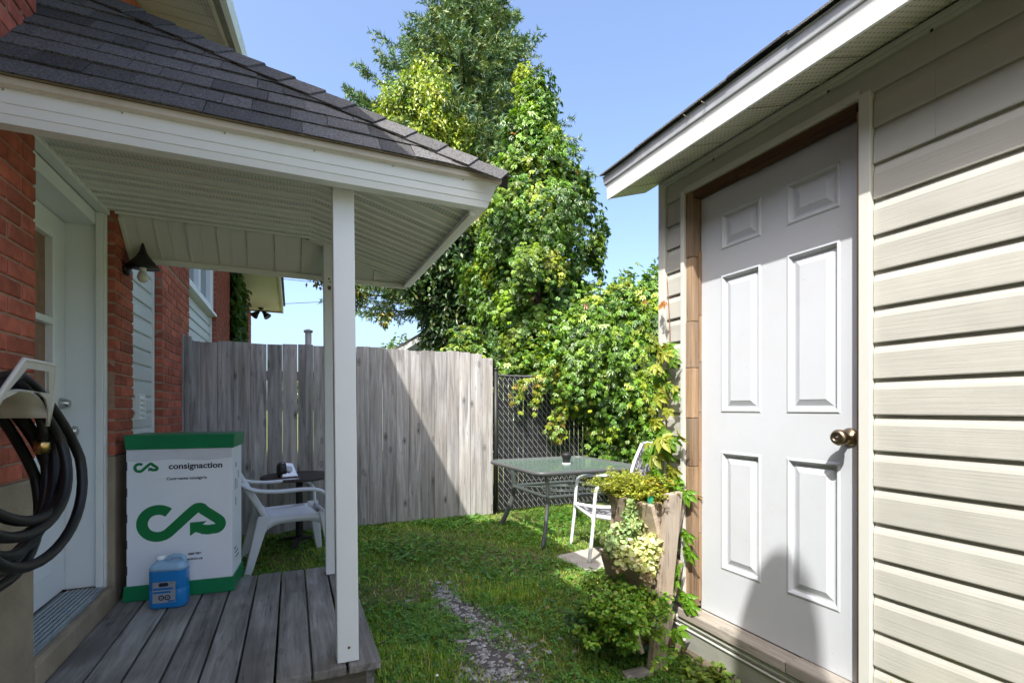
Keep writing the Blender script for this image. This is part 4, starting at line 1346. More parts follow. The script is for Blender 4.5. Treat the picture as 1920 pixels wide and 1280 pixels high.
# bare stray shoots
sh = MB()
for k in range(26):
    a = rs.uniform(0, 6.28); zz = rs.choice([6.55, 6.4, 5.6, 4.6, 4.4, 4.5, 3.9]); r_ = np.interp(zz, *zip(*rad)) * .9
    p0 = Vector((VX + math.cos(a) * r_, VY + math.sin(a) * r_, zz))
    d = Vector((math.cos(a) * .6, math.sin(a) * .6, rs.uniform(.1, .8)))
    sh.tube([p0, p0 + d * .15, p0 + d * .3 + Vector((0, 0, -.03))], [.006, .004, .001], 4)
sh.build('shoots', M_BARK, vt_, kind='stuff')

# creeper hedge over the chain-link fence
hd_ = thing('creeper_hedge', 'thick mound of creeper spilling over the chain-link fence by the shed', 'hedge', (4.0, 5.6, 0))


def hedge_top(x): return np.interp(x, [2.55, 2.9, 3.3, 3.8, 4.4, 5.0, 6.5], [1.55, 1.85, 2.35, 2.75, 2.95, 3.2, 3.3])
def hedge_bot(x): return np.interp(x, [2.55, 3.0, 3.4, 3.65, 3.95, 6.5], [1.65, 1.6, 1.40, .75, .15, .05])
def hedge_thk(x): return np.interp(x, [2.55, 3.0, 3.4, 4.2, 6.5], [.12, .25, .38, .62, .7])


n = 430
hx = RNG.uniform(3.2, 5.6, n); f = RNG.random(n)
hz = hedge_bot(hx) + (hedge_top(hx) - hedge_bot(hx)) * f
bul = np.sin(np.clip(f * .93 + .05, 0, 1) * math.pi) ** .6 * (1 + .25 * np.sin(hx * 4.1 + hz * 3.3))
hy = 5.50 - hedge_thk(hx) * bul * RNG.uniform(.55, 1.05, n)
C0 = np.stack([hx, hy, hz], 1)
ON = norm(np.stack([RNG.normal(-.2, .3, n), np.full(n, -1.0), RNG.normal(.1, .2, n) + .8 * (f > .85)], 1))
creeper('foliage', hd_, C0, ON, RNG.uniform(.10, .26, n), 13, 6, (.06, .32), (.036, .095))
n2 = 1500
hx = RNG.uniform(2.9, 6.3, n2); A2_ = np.stack([hx, RNG.uniform(5.35, 6.4, n2), hedge_top(hx) + RNG.normal(-.25, .2, n2)], 1)
O2 = norm(np.stack([RNG.normal(0, .5, n2), RNG.normal(-.3, .5, n2), np.full(n2, .6)], 1))
P2, T2, N2, idx2 = strands(A2_, O2, 6, .12, .3, .05)
leaf_object('back_foliage', M_LEAF, P2, T2, N2, RNG.uniform(.06, .09, len(P2)), RNG.uniform(.06, .09, len(P2)), pal(len(P2), VCOL, (3, 4, 2, 1, 2)), T_CREEP, hd_)
st_ = MB()
for k in range(14):
    x0 = rs.uniform(3.1, 5.4)
    st_.tube([(x0, 5.44, 0), (x0 + rs.uniform(-.2, .2), 5.40, .8), (x0 + rs.uniform(-.3, .3), 5.42, 1.7)], [.012, .009, .004], 5)
st_.build('stems', M_BARK, hd_)

# arching shoot of yellow creeper over the top rail
ar = thing('arching_creeper', 'yellow-green creeper shoot arching over the black slats', 'creeper', (2.6, 5.4, 1.6))
paths = []
for k in range(9):
    x0 = 3.25 + rs.uniform(-.1, .1); x1 = rs.uniform(2.40, 2.95); zt = rs.uniform(1.68, 1.80)
    paths.append([Vector((x0, 5.42, 1.55)), Vector(((x0 + x1) / 2, 5.36, zt)), Vector((x1, 5.38, zt - .12)), Vector((x1 - .08, 5.40, zt - rs.uniform(.2, .62)))])
for k in range(6):
    x0 = 3.2; x1 = rs.uniform(2.95, 3.15); paths.append([Vector((x0, 5.4, 1.5)), Vector((x1, 5.36, 1.45)), Vector((x1 - .04, 5.38, 1.1)), Vector((x1 - .1, 5.42, rs.uniform(.85, .95)))])
P = []; ab = MB()
for p in paths:
    ab.tube(p, [.006, .005, .004, .002], 4)
    for q in range(26):
        t = rs.uniform(0, 2.999); i0 = int(t); P.append(p[i0].lerp(p[i0 + 1], t - i0) + Vector((rs.gauss(0, .03), rs.gauss(-.02, .02), rs.gauss(0, .025))))
P = np.array(P); n = len(P)
T = np.stack([RNG.normal(-.2, .5, n), RNG.normal(-.4, .3, n), RNG.normal(-.55, .4, n)], 1); N = np.stack([RNG.normal(0, .4, n), RNG.normal(-.7, .3, n), RNG.normal(.8, .3, n)], 1)
leaf_object('foliage', M_LEAF, P, T, N, RNG.uniform(.05, .09, n), RNG.uniform(.05, .09, n), pal(n, [(.26, .32, .03), (.17, .27, .03), (.36, .30, .05)], [4, 4, 1.2]), T_CREEP, ar)
ab.build('stems', M_BARK, ar)

# rounded creeper bushes behind the plank fence
def bush(name, label, cx, cy, zc, rx, rz, n, cols, wts, leaf=.09, tm=T_CREEP, group=None, stem=True):
    t = thing(name, label, 'bush', (cx, cy, 0), group=group)
    v = norm(RNG.normal(0, 1, (n, 3)))
    A = np.array([cx, cy, zc]) + v * np.array([rx, rx * .8, rz]) * (RNG.uniform(.5, 1, (n, 1)))
    A[:, 2] += .08 * np.sin(A[:, 0] * 9)
    P, T, N, idx = strands(A, norm(v * np.array([1, 1, .3])), 6, .1, .22, .04)
    leaf_object('foliage', M_LEAF, P, T, N, RNG.uniform(leaf * .7, leaf * 1.25, len(P)), RNG.uniform(leaf * .7, leaf * 1.2, len(P)), pal(len(P), cols, wts), tm, t)
    if stem: branchy('stems', (cx, cy, 0), [(cx + rs.uniform(-.3, .3) * rx, cy, zc + rs.uniform(-.2, .5) * rz) for _ in range(5)], .02, t)
    return t


bush('creeper_bush', 'rounded creeper bush rising behind the sunlit end of the plank fence', 2.12, 6.35, 1.80, .36, .55, 420, G_VINE, [4, 5, 3, 2, .2])
bush('creeper_bush', 'lower creeper bush between the plank fence and the draped tree', 2.75, 6.3, 1.45, .48, .55, 420, G_VINE, [4, 5, 2, 3, .2])
# lighter tree whose boughs hang below the porch eave
lt_ = thing('hanging_bough_tree', 'light green tree with boughs hanging just below the porch eave', 'tree', (0.62, 9.3, 0))
MB().tube([(.60, 9.3, 0), (.62, 9.3, 2.5), (.66, 9.3, 4.6)], [.07, .06, .03], 8).build('trunk', M_BARK, lt_, smooth=True)
blobs = [(.95, 9.2, 3.45, .33, .32), (.55, 9.2, 3.75, .45, .30), (1.25, 9.2, 3.85, .5, .22), (.2, 9.2, 3.85, .35, .18), (1.7, 9.2, 3.75, .35, .14), (.72, 9.2, 3.1, .16, .16), (1.55, 9.25, 2.98, .10, .16), (.9, 9.2, 4.5, .8, .5)]
A = np.concatenate([np.array(b[:3]) + norm(RNG.normal(0, 1, (int(260 * b[3] * b[4] / .12) + 14, 3))) * np.array([b[3], b[3], b[4]]) * RNG.uniform(.3, 1, (int(260 * b[3] * b[4] / .12) + 14, 1)) for b in blobs])
O = norm(RNG.normal(0, 1, (len(A), 3)) * np.array([1, 1, .2]))
P, T, N, idx = strands(A, O, 3, .06, .14, .03)
leaf_object('crown', M_LEAF, P, T, N, RNG.uniform(.07, .11, len(P)), RNG.uniform(.035, .055, len(P)), pal(len(P), [(.12, .17, .035), (.26, .27, .05), (.07, .12, .03), (.36, .30, .07)], [3, 3, 3, 1.2]), T_KITE, lt_)
branchy('limbs', (.66, 9.3, 4.5), [(b[0], b[1], b[2]) for b in blobs], .02, lt_)

# far trees over the fence line
for k, (x, y, h, r, lab) in enumerate(((6.0, 60, 7.2, 3.0, 'distant round tree just above the fence, leftmost of the far trees'), (11.5, 62, 6.8, 2.6, 'distant tree low over the fence beside the garage roof'),
                                       (9.8, 48, 8.0, 2.6, 'distant taller tree left of the white garage'), (1.5, 70, 5.5, 3.5, 'distant low tree behind the porch posts'), (26, 58, 8.0, 4.5, 'distant tree hidden mostly behind the draped tree'))):
    t = thing('distant_tree', lab, 'tree', (x, y, 0), group='far trees above the fence line')
    MB().tube([(x, y, 0), (x, y, h * .7)], [.25, .12], 8).build('trunk', M_BARK, t)
    n = 700
    v = norm(RNG.normal(0, 1, (n, 3)))
    lob = 1 + .25 * np.sin(v[:, :1] * 5 + k) * np.cos(v[:, 2:] * 6)
    A = np.array([x, y, h * .62]) + v * np.array([r, r, h * .36]) * RNG.uniform(.5, 1, (n, 1)) * lob
    P, T, N, idx = strands(A, norm(v + np.array([0, 0, .2])), 4, .3, .4, .15)
    leaf_object('crown', M_LEAF, P, T, N, .42, .34, pal(len(P), [(.06, .12, .03), (.10, .17, .035), (.15, .21, .04)], [3, 3, 2]), T_KITE, t)

# ------------------------------------------------------------------ wall lantern
lan = thing('wall_lantern', 'black wall lantern with cone shade and bare bulb on the brick pier', 'lantern', (XW, 3.66, 2.1))
MB().lathe([(.030, 0), (.030, .012), (.024, .022), (0, .024)], (XW + .001, 3.66, 2.10), (1, 0, 0), 20, 1.9, 1.0).build('back_plate', M_BLACK, lan, smooth=True)
MB().tube([(XW + .02, 3.66, 2.12), (XW + .05, 3.66, 2.145), (XW + .085, 3.66, 2.165)], .011, 10).build('arm', M_BLACK, lan, smooth=True)
MB().lathe([(.088, 0), (.084, .008), (.060, .035), (.036, .065), (.020, .095), (.010, .13), (.004, .15), (0, .151), (.0001, .148), (.008, .125), (.017, .09), (.033, .06), (.056, .03), (.080, .004), (.086, -.001)], (XW + .088, 3.66, 2.125), (0, 0, 1), 28).build('shade', M_BLACK, lan, smooth=True)
M_BULB = plain('bulb_glass', (.75, .73, .66), .12, .02, 3, 0, spec=.7, orand=0)
MB().lathe([(.018, .06), (.018, .01), (.016, 0)], (XW + .088, 3.66, 2.10), (0, 0, 1), 16).build('socket', M_TRIM, lan, smooth=True)
MB().lathe([(0, -.066), (.012, -.064), (.024, -.054), (.030, -.040), (.029, -.026), (.022, -.010), (.016, .002), (.015, .01)], (XW + .088, 3.66, 2.10), (0, 0, 1), 20).build('bulb', M_BULB, lan, smooth=True)

# ------------------------------------------------------------------ recycling box
bx = thing('recycling_box', 'tall white cardboard recycling box with green lid and lettering', 'box', (-0.888, 3.478, .1605), -0.075, local=True)
BW, BD, BH = .565, .34, .955
M_CARD = plain('white_printed_card', (.84, .87, .92), .42, .03, 4, .12, 14, spec=.4, orand=0, bdist=.004)
M_GREEN = plain('green_printed_card', (.004, .20, .075), .38, .08, 5, .1, 14, orand=0)
M_INK = plain('navy_ink', (.012, .016, .035), .5, 0.05, 5, 0, orand=0)
M_LOGO = plain('green_ink', (.004, .19, .050), .42, .04, 5, 0, orand=0)


def frust(x0, x1, y0, y1, z0, z1, g=0.0):
    return MB().hexa([(x0, y0, z0), (x1, y0, z0), (x1, y1, z0), (x0, y1, z0), (x0 - g, y0 - g, z1), (x1 + g, y0 - g, z1), (x1 + g, y1 + g, z1), (x0 - g, y1 + g, z1)])


body = frust(.015, BW - .012, .014, BD - .014, .004, BH - .03).build('body', M_CARD, bx, bevel=.004)
frust(.0, BW, 0, BD, 0.0, .085, -.004).build('base_tray', M_GREEN, bx, bevel=.003)
lidm = MB().hexa([(.012, .004, BH - .085), (BW - .004, .004, BH - .085), (BW - .004, BD, BH - .085), (.012, BD, BH - .085), (.008, -.002, BH), (BW + .004, -.004, BH), (BW + .004, BD + .003, BH), (.008, BD + .003, BH)])
lidm.build('lid', M_GREEN, bx, bevel=.004)
# slots along the left edge
sl_ = MB()
for k in range(5): sl_.box(.0142, .0152, .05, .06, .16 + k * .15, .22 + k * .15)
for k in range(5): sl_.box(.0148, .020, .0132, .0139, .15 + k * .15, .20 + k * .15)
sl_.build('slots', M_INK, body)
# clear tape under the lid
M_TAPE = plain('clear_tape', (.70, .72, .78), .12, .05, 9, .35, 9, spec=.8, orand=0, bdist=.01)
tp = MB()
rows = []
for i in range(13):
    xx = .016 + (BW - .03) * i / 12
    rows.append([(xx, .0132 - .0012 * abs(math.sin(i * 1.7)), BH - .15 - .006 * math.sin(i * .9)), (xx, .0130 - .0015 * abs(math.sin(i * 2.3 + 1)), BH - .115), (xx, .0132, BH - .088)])
tp.sheet(rows).build('tape', M_TAPE, body)


def text(body_, size, loc, name, mat, parent, align='LEFT', bold=0.0, rot=(math.radians(90), 0, 0), sx=1.0):
    cu = bpy.data.curves.new(name, 'FONT'); cu.body = body_; cu.size = size; cu.align_x = align; cu.offset = bold; cu.extrude = 0.0002
    to = bpy.data.objects.new(name, cu); COL.objects.link(to)
    bpy.context.view_layer.update()
    me = bpy.data.meshes.new_from_object(to.evaluated_get(bpy.context.evaluated_depsgraph_get()))
    bpy.data.objects.remove(to)
    me.transform(Matrix.Diagonal((sx, 1, 1, 1)))
    me.transform(Matrix.Translation(loc) @ Matrix.Rotation(rot[2], 4, 'Z') @ Matrix.Rotation(rot[0], 4, 'X'))
    me.materials.clear(); me.materials.append(mat)
    return link(name, me, parent)


FYB = .0128
text('consignaction', .048, (.222, FYB, .752), 'lettering', M_INK, body, bold=.0012, sx=1.06)
text('Contenants consignés', .0215, (.212, FYB, .688), 'lettering', M_INK, body, bold=.0006, sx=1.08)
text('canette', .0215, (.390, FYB, .238), 'lettering', M_INK, body, 'RIGHT', bold=.0009, sx=1.08)
text('consignaction.ca', .0205, (.396, FYB, .207), 'lettering', M_INK, body, 'RIGHT', bold=.0006, sx=1.08)


def stroke(pts, w):
    """2-D thick polyline, mitred"""
    n = len(pts); L = []; R = []
    for i in range(n):
        p = Vector(pts[i])
        if i == 0: d = (Vector(pts[1]) - p).normalized(); m = Vector((-d.y, d.x)); k = 1
        elif i == n - 1: d = (p - Vector(pts[-2])).normalized(); m = Vector((-d.y, d.x)); k = 1
        else:
            d0 = (p - Vector(pts[i - 1])).normalized(); d1 = (Vector(pts[i + 1]) - p).normalized()
            n0 = Vector((-d0.y, d0.x)); n1 = Vector((-d1.y, d1.x)); m = (n0 + n1).normalized(); k = min(2.2, 1 / max(.3, m.dot(n0)))
        L.append(p + m * w * k); R.append(p - m * w * k)
    return L, R


def logo(cx, cz, s_, dep):
    """circular arrow mark: a ring that runs into a peak and folds back to an arrow head (units of the ring radius)"""
    pts = []
    for a in np.linspace(math.radians(48), math.radians(312), 26): pts.append((math.cos(a), math.sin(a)))
    # straight up to the peak with a rounded top
    pts += [(1.2, -.22), (1.9, .48), (2.28, .84)]
    for a in np.linspace(math.radians(120), math.radians(60), 5): pts.append((2.62 + .40 * math.cos(a), .60 + .40 * math.sin(a)))
    pts += [(2.95, .78), (3.82, .10)]
    for a in np.linspace(math.radians(40), math.radians(-100), 9): pts.append((3.66 + .40 * math.cos(a), -.30 + .40 * math.sin(a)))
    pts += [(3.2, -.73), (2.80, -.66)]
    L, R = stroke(pts, .36)
    b = MB()
    V = [(cx + p.x * s_, dep, cz + p.y * s_) for p in L] + [(cx + p.x * s_, dep, cz + p.y * s_) for p in R]
    n = len(L)
    b.add(V, [(i, i + 1, n + i + 1, n + i) for i in range(n - 1)])
    ah = [(2.0, -.95), (2.62, -.62), (2.95, -.84), (2.75, -.12), (2.95, -.05), (2.00, -.02)]
    ah = [(2.03, -1.12), (2.03, -.10), (3.15, -.06), (2.86, -.30), (2.82, -1.0), (2.40, -.84)]
    b.add([(cx + x * s_, dep - .0004, cz + z * s_) for x, z in ah], [tuple(range(len(ah)))])
    return b


logo(.170, .437, .079, FYB).build('emblem', M_LOGO, body)
logo(.078, .765, .0215, FYB).build('emblem', M_LOGO, body)
sm = MB()
for (yy, zz, w_, h_) in ((.12, .74, .02, .03), (.10, .60, .012, .07), (.16, .60, .012, .06), (.12, .50, .014, .05), (.20, .66, .012, .05), (.10, .20, .10, .008), (.12, .17, .10, .008), (.08, .23, .06, .008)):
    sm.box(BW - .0118, BW - .0112, yy, yy + w_, zz, zz + h_)
sm.build('side_print', M_INK, body)

# ------------------------------------------------------------------ washer-fluid jug
jug = thing('fluid_jug', 'bright blue plastic fluid jug with silver label leaning by the box', 'jug', (-.632, 3.33, .161), -.16, local=True)
M_JUG = plain('blue_fluid_plastic', (.012, .20, .52), .22, .08, 4, .04, 20, spec=.5, orand=0, coat=.3)
M_JUGT = plain('translucent_jug_top', (.30, .50, .68), .25, .06, 4, .04, 20, spec=.5, orand=0)


def rrect(w, d, r, z, n=5):
    pts = []
    for (cx, cy, a0) in ((w / 2 - r, d / 2 - r, 0), (-w / 2 + r, d / 2 - r, 90), (-w / 2 + r, -d / 2 + r, 180), (w / 2 - r, -d / 2 + r, 270)):
        for k in range(n): a = math.radians(a0 + 90 * k / (n - 1)); pts.append((cx + r * math.cos(a), cy + r * math.sin(a), z))
    return pts


def loft(rings, name, mat, parent, smooth=True, cap=True):
    n = len(rings[0]); vs = sum(rings, []); fs = []
    for i in range(len(rings) - 1):
        for k in range(n): fs.append((i * n + k, i * n + (k + 1) % n, (i + 1) * n + (k + 1) % n, (i + 1) * n + k))
    if cap: fs += [tuple(range(n - 1, -1, -1)), tuple((len(rings) - 1) * n + k for k in range(n))]
    return MB().add(vs, fs).build(name, mat, parent, smooth=smooth)


JW, JD = .182, .115
jb_ = loft([rrect(JW - .02, JD - .02, .03, 0), rrect(JW - .006, JD - .006, .035, .004), rrect(JW, JD, .035, .012), rrect(JW, JD, .035, .10), rrect(JW - .003, JD - .003, .035, .105), rrect(JW, JD, .035, .11), rrect(JW, JD, .035, .205), rrect(JW, JD, .035, .208)], 'body', M_JUG, jug)
tops = []
for z_, k in ((.2082, 1.0), (.222, .985), (.236, .93), (.246, .82), (.252, .66)): tops.append(rrect(JW * k, JD * k, .035 * k, z_))
loft(tops, 'shoulder', M_JUGT, jug)
MB().tube([(-.005, 0, .246), (.0, 0, .268), (.018, 0, .277), (.05, 0, .276), (.070, 0, .262), (.078, 0, .232)], [.012, .013, .012, .012, .013, .014], 10).build('handle', M_JUGT, jug, smooth=True)
MB().lathe([(.020, .240), (.020, .258), (.0175, .259), (.0175, .262)], (-.045, 0, 0), (0, 0, 1), 18).build('neck', M_JUGT, jug, smooth=True)
MB().lathe([(.0225, .262), (.0235, .264), (.0235, .280), (.021, .283), (0, .2832)], (-.045, 0, 0), (0, 0, 1), 22).build('cap', M_WHITE, jug, smooth=True)
M_LAB = plain('silver_label', (.42, .45, .48), .3, .1, 8, 0, metal=.4, orand=0)
yl = -JD / 2 - .0012
lb = MB().box(-.062, .048, yl, yl + .001, .035, .150).build('label', M_LAB, jug)
pr = MB()
pr.prism([(-.034, yl - .0006, .132), (-.028, yl - .0006, .145), (.010, yl - .0006, .146), (.016, yl - .0006, .134), (.010, yl - .0006, .125), (-.028, yl - .0006, .124)], (0, .0004, 0))
pr.build('label_badge', M_INK, lb)
M_BLUEI = plain('blue_ink', (.01, .16, .45), .4, 0, 5, 0, orand=0)
pb = MB().prism([(-.060, yl - .0006, .106), (.040, yl - .0006, .106), (.034, yl - .0006, .118), (-.060, yl - .0006, .118)], (0, .0004, 0))
pb.prism([(-.060, yl - .0006, .088), (.028, yl - .0006, .088), (.024, yl - .0006, .099), (-.060, yl - .0006, .099)], (0, .0004, 0))
pb.box(.012, .046, yl - .0006, yl - .0002, .037, .047)
pb.build('label_stripe', M_BLUEI, lb)
rg = MB()
for cx in (-.020, .010):
    ri, ro = .0085, .0145; vs = []; fs = []
    for k in range(20):
        a = 2 * math.pi * k / 20; vs += [(cx + ro * math.cos(a), yl - .0006 - (cx > 0) * .0002, .063 + ro * math.sin(a)), (cx + ri * math.cos(a), yl - .0006 - (cx > 0) * .0002, .063 + ri * math.sin(a))]
    for k in range(20): q = (k + 1) % 20; fs.append((2 * k, 2 * q, 2 * q + 1, 2 * k + 1))
    rg.add(vs, fs); rg.box(cx - .003, cx + .003, yl - .0008, yl - .0002, .060, .066)
rg.build('label_rings', M_INK, lb)

# ------------------------------------------------------------------ white plastic armchair behind the deck
M_PLAS = plain('white_moulded_plastic', (.66, .68, .70), .42, .04, 3, .03, 40, orand=0, dirt=.12, dirtc=(.3, .3, .28))
pc = thing('plastic_armchair', 'white moulded plastic armchair on the grass behind the deck', 'chair', (-.02, 4.50, 0), math.radians(-82), local=True)
# local axes: +y is the front, x is the width, seat centre at origin
seat = []
for j in range(7):
    f = j / 6; yy = -.21 + .43 * f
    seat.append([(x_, yy, .415 - .035 * math.sin(math.pi * min(1, f * 1.05)) * (1 - (abs(x_) / .27) ** 2) + .012 * f - (.05 if j == 6 else 0)) for x_ in np.linspace(-.22 - .02 * f, .22 + .02 * f, 9)])
MB().sheet(seat).build('seat', M_PLAS, pc, smooth=True, solid=.010)
bk = MB()
def back_pt(u, v):  # u -1..1, v 0..1
    return Vector((u * (.205 + .05 * v), -.215 - .22 * v + .03 * u * u, .40 + .46 * v - .06 * v * u * u))
for u in np.linspace(-.82, .82, 9):
    bk.tube([back_pt(u * (1 - .25 * (1 - v)) + .05 * math.sin(v * 16), v) for v in np.linspace(.02, .93, 12)], .011, 6, flat=.6)
for v in np.linspace(.14, .88, 6): bk.tube([back_pt(u, v) for u in np.linspace(-.92, .92, 9)], .010, 6, flat=.6)
bk.build('back_lattice', M_PLAS, pc, smooth=True)
rim = [back_pt(-1, v) for v in np.linspace(0, .88, 8)] + [back_pt(u, 1.0 - .05 * abs(u) ** 3) for u in np.linspace(-.92, .92, 11)] + [back_pt(1, v) for v in np.linspace(.88, 0, 8)]
MB().tube(rim, .026, 10, flat=.75).build('back_rim', M_PLAS, pc, smooth=True)


def slab_leg(a, b_, wa, wb, ta, tb):
    """tapered moulded leg from a (top) down to b_, wide along y"""
    r = []
    for p, w, t in ((a, wa, ta), (b_, wb, tb)):
        r += [(p[0] - t, p[1] - w, p[2]), (p[0] + t, p[1] - w, p[2]), (p[0] + t, p[1] + w, p[2]), (p[0] - t, p[1] + w, p[2])]
    return MB().hexa(r[4:] + r[:4])


for s_ in (-1, 1):
    MB().tube(catmull([(s_ * .245, -.39, .72), (s_ * .265, -.30, .655), (s_ * .285, -.14, .63), (s_ * .292, .08, .632), (s_ * .292, .19, .61), (s_ * .285, .235, .55), (s_ * .275, .245, .43)], 4), .036, 10, flat=.42, up=(0, 0, 1)).build('armrest', M_PLAS, pc, smooth=True)
    slab_leg((s_ * .262, .225, .44), (s_ * .285, .285, 0), .045, .026, .020, .014).build('leg', M_PLAS, pc, bevel=.008)
    slab_leg((s_ * .215, -.21, .44), (s_ * .255, -.33, 0), .045, .026, .020, .014).build('leg', M_PLAS, pc, bevel=.008)
    MB().sheet([[(s_ * (.262 - .045 * f), .25 - .48 * f, .425), (s_ * (.264 - .045 * f), .25 - .48 * f, .425 - .05 - .09 * abs(2 * f - 1) ** 4)] for f in np.linspace(0, 1, 12)]).build('side_apron', M_PLAS, pc, smooth=True, solid=.012)
MB().sheet([[(u, .245, .425), (u, .25, .425 - .05 - .09 * abs(u / .26) ** 4)] for u in np.linspace(-.26, .26, 12)]).build('front_apron', M_PLAS, pc, smooth=True, solid=.012)

# small dark round table and the gadget on it
rtb = thing('side_table', 'small dark round table against the plank fence', 'table', (.06, 5.05, 0))
MB().lathe([(.30, 0), (.33, .005), (.33, .022), (.325, .028), (0, .028)], (.06, 5.05, .615), (0, 0, 1), 36).build('tabletop', M_TABLEW, rtb)
MB().tube([(.06, 5.05, .02), (.06, 5.05, .614)], [.035, .03], 10).build('pedestal', M_TABLEW, rtb, smooth=True)
for a in (0.3, 2.4, 4.5): MB().bar((.06, 5.05, .06), (.06 + .26 * math.cos(a), 5.05 + .26 * math.sin(a), .014), .045, .025).build('foot', M_TABLEW, rtb)
gd = thing('tabletop_radio', 'small silver wedge-shaped device with a dark rounded side on round table', 'device', (-.06, 4.95, .6435), .25, local=True)
MB().hexa([(-.05, -.07, 0), (.10, -.07, 0), (.10, .06, 0), (-.05, .06, 0), (-.035, -.02, .135), (.065, -.02, .125), (.065, .06, .125), (-.035, .06, .135)]).build('housing', M_STEEL, gd, bevel=.012)
MB().lathe([(.066, -.05), (.066, 0), (.05, .012), (0, .014)], (-.052, 0, .067), (-1, 0, 0), 22).build('side_cap', M_BLACK, gd, smooth=True)
MB().lathe([(.03, 0), (.024, .003), (0, .003)], (.02, -.052, .075), (0, -.93, .36), 18).build('dial', M_GALV, gd, smooth=True)

# ------------------------------------------------------------------ garden hose on its hanger
M_HOSE = plain('black_rubber_hose', (.007, .007, .008), .42, .2, 6, .05, 60, orand=0, spec=.45)
hose = thing('garden_hose', 'coiled black garden hose hanging on the brick wall', 'hose', (-.78, 1.9, 1.0))
hp = []
NT = 8
hr = random.Random(9)
par = [(.30, .735, 1.84, .006), (.34, .80, 1.85, .02), (.26, .86, 1.84, .03), (.37, .77, 1.85, .05), (.29, .95, 1.82, .07), (.35, .885, 1.86, .085), (.24, 1.02, 1.81, .1), (.33, .83, 1.84, .115)]
tot = NT * 40
for i in range(tot + 1):
    tt = i / 40; k0 = min(NT - 1, int(tt)); k1 = min(NT - 1, k0 + 1); fr2 = tt - int(tt)
    w_, zb2, yc, xo = [a * (1 - fr2) + b_ * fr2 for a, b_ in zip(par[k0], par[k1])]
    a = 2 * math.pi * tt + math.pi / 2
    zt2 = 1.335 + xo * .25
    zc = (zt2 + zb2) / 2; hz_ = (zt2 - zb2) / 2
    cy_ = math.cos(a); sy_ = math.sin(a)
    # flatter at the top (rests on the saddle), rounder at the bottom
    yy = yc - cy_ * w_ * (1.0 if sy_ < 0 else (1 - .28 * sy_))
    hp.append((XW + .10 + xo + .05 * (1 - sy_) * .5 + .012 * math.sin(a * 2 + k0), yy, zc + hz_ * sy_))
MB().tube(hp, .0148, 12).build('coil', M_HOSE, hose, smooth=True)
MB().tube([(XW + .17, 1.99, 1.30), (XW + .19, 2.03, 1.25), (XW + .195, 2.045, 1.20), (XW + .19, 2.05, 1.165)], .0135, 12).build('hose_end', M_HOSE, hose, smooth=True)
MB().lathe([(.017, 0), (.021, .004), (.021, .026), (.018, .030), (.018, .040), (.013, .041), (.013, .02)], (XW + .19, 2.05, 1.165), (-.05, .08, -1), 18).build('coupling', plain('brass', (.60, .40, .16), .3, .1, 10, 0, metal=1, orand=0), hose, smooth=True)
hg = thing('hose_hanger', 'cream hose hanger with raised open flange on the brick wall', 'hanger', (XW, 1.85, 1.3))
M_HANG = plain('cream_metal', (.58, .55, .48), .45, .08, 8, .06, 40, dirt=.25)
sad = []
for x_ in np.linspace(XW + .001, XW + .235, 5):
    sad.append([(x_, 1.80 + .155 * math.cos(a), 1.245 + .075 * math.sin(a) + .0 * x_) for a in np.linspace(math.pi * 1.02, -.02 * math.pi, 15)])
MB().sheet(sad).build('saddle', M_HANG, hg, smooth=True, solid=.005)
fx = XW + .236
# flange: front plate that flares up and outward with an opening
def fl_pt(yy, zz): return (fx + .03 * (zz - 1.25) / .15, yy, zz)
outer = [(1.60, 1.195), (1.645, 1.245), (1.66, 1.30), (1.735, 1.405), (1.895, 1.405), (1.965, 1.30), (1.975, 1.24), (1.955, 1.185)]
outer = [(1.635, 1.215), (1.655, 1.30), (1.73, 1.40), (1.915, 1.40), (1.965, 1.30), (1.975, 1.215)]
inner = [(1.685, 1.315), (1.70, 1.325), (1.755, 1.378), (1.885, 1.378), (1.915, 1.325), (1.925, 1.315)]
fbm = MB(); n = 6
fbm.add([fl_pt(*p) for p in outer] + [fl_pt(*p) for p in inner], [(i, i + 1, n + i + 1, n + i) for i in range(5)])
arch = [(1.80 + .155 * math.cos(a), 1.245 + .075 * math.sin(a)) for a in np.linspace(math.pi, 0, 9)]
fbm.add([fl_pt(1.635, 1.215), fl_pt(1.685, 1.315)] + [fl_pt(*p) for p in arch] + [fl_pt(1.925, 1.315), fl_pt(1.975, 1.215)], [(0, 1, 3, 2), (1, 4, 3), (1, 12 - 1, 6, 5, 4), (11, 10, 9, 8, 7, 6), (11, 12, 10)])
fbm.build('flange', M_HANG, hg, solid=.006)
MB().tube([fl_pt(*p) for p in outer], .006, 8).build('flange_rim', M_HANG, hg, smooth=True)

# ------------------------------------------------------------------ patio table with glass top
ptb = thing('patio_table', 'square patio table with green glass top and curved dark metal legs', 'table', (2.55, 4.45, 0))
TX0, TX1, TY0, TY1, TZ = 1.97, 3.12, 3.86, 5.03, .70
TCX, TCY = (TX0 + TX1) / 2, (TY0 + TY1) / 2
M_TGLASS = plain('pebbled_green_glass', (.15, .21, .17), .10, .12, 8, .25, 55, spec=.6, orand=0, bdist=.003)
_t = M_TGLASS.node_tree; _o = [q for q in _t.nodes if q.type == 'OUTPUT_MATERIAL'][0]; _b = [q for q in _t.nodes if q.type == 'BSDF_PRINCIPLED'][0]
_tr = _t.nodes.new('ShaderNodeBsdfTransparent'); _tr.inputs[0].default_value = (.92, .98, .95, 1)
_mx = _t.nodes.new('ShaderNodeMixShader'); _lw = _t.nodes.new('ShaderNodeLayerWeight'); _lw.inputs[0].default_value = .35
_inv = _t.nodes.new('ShaderNodeMapRange'); _inv.inputs[1].default_value = 0; _inv.inputs[2].default_value = .8; _inv.inputs[3].default_value = .98; _inv.inputs[4].default_value = .25
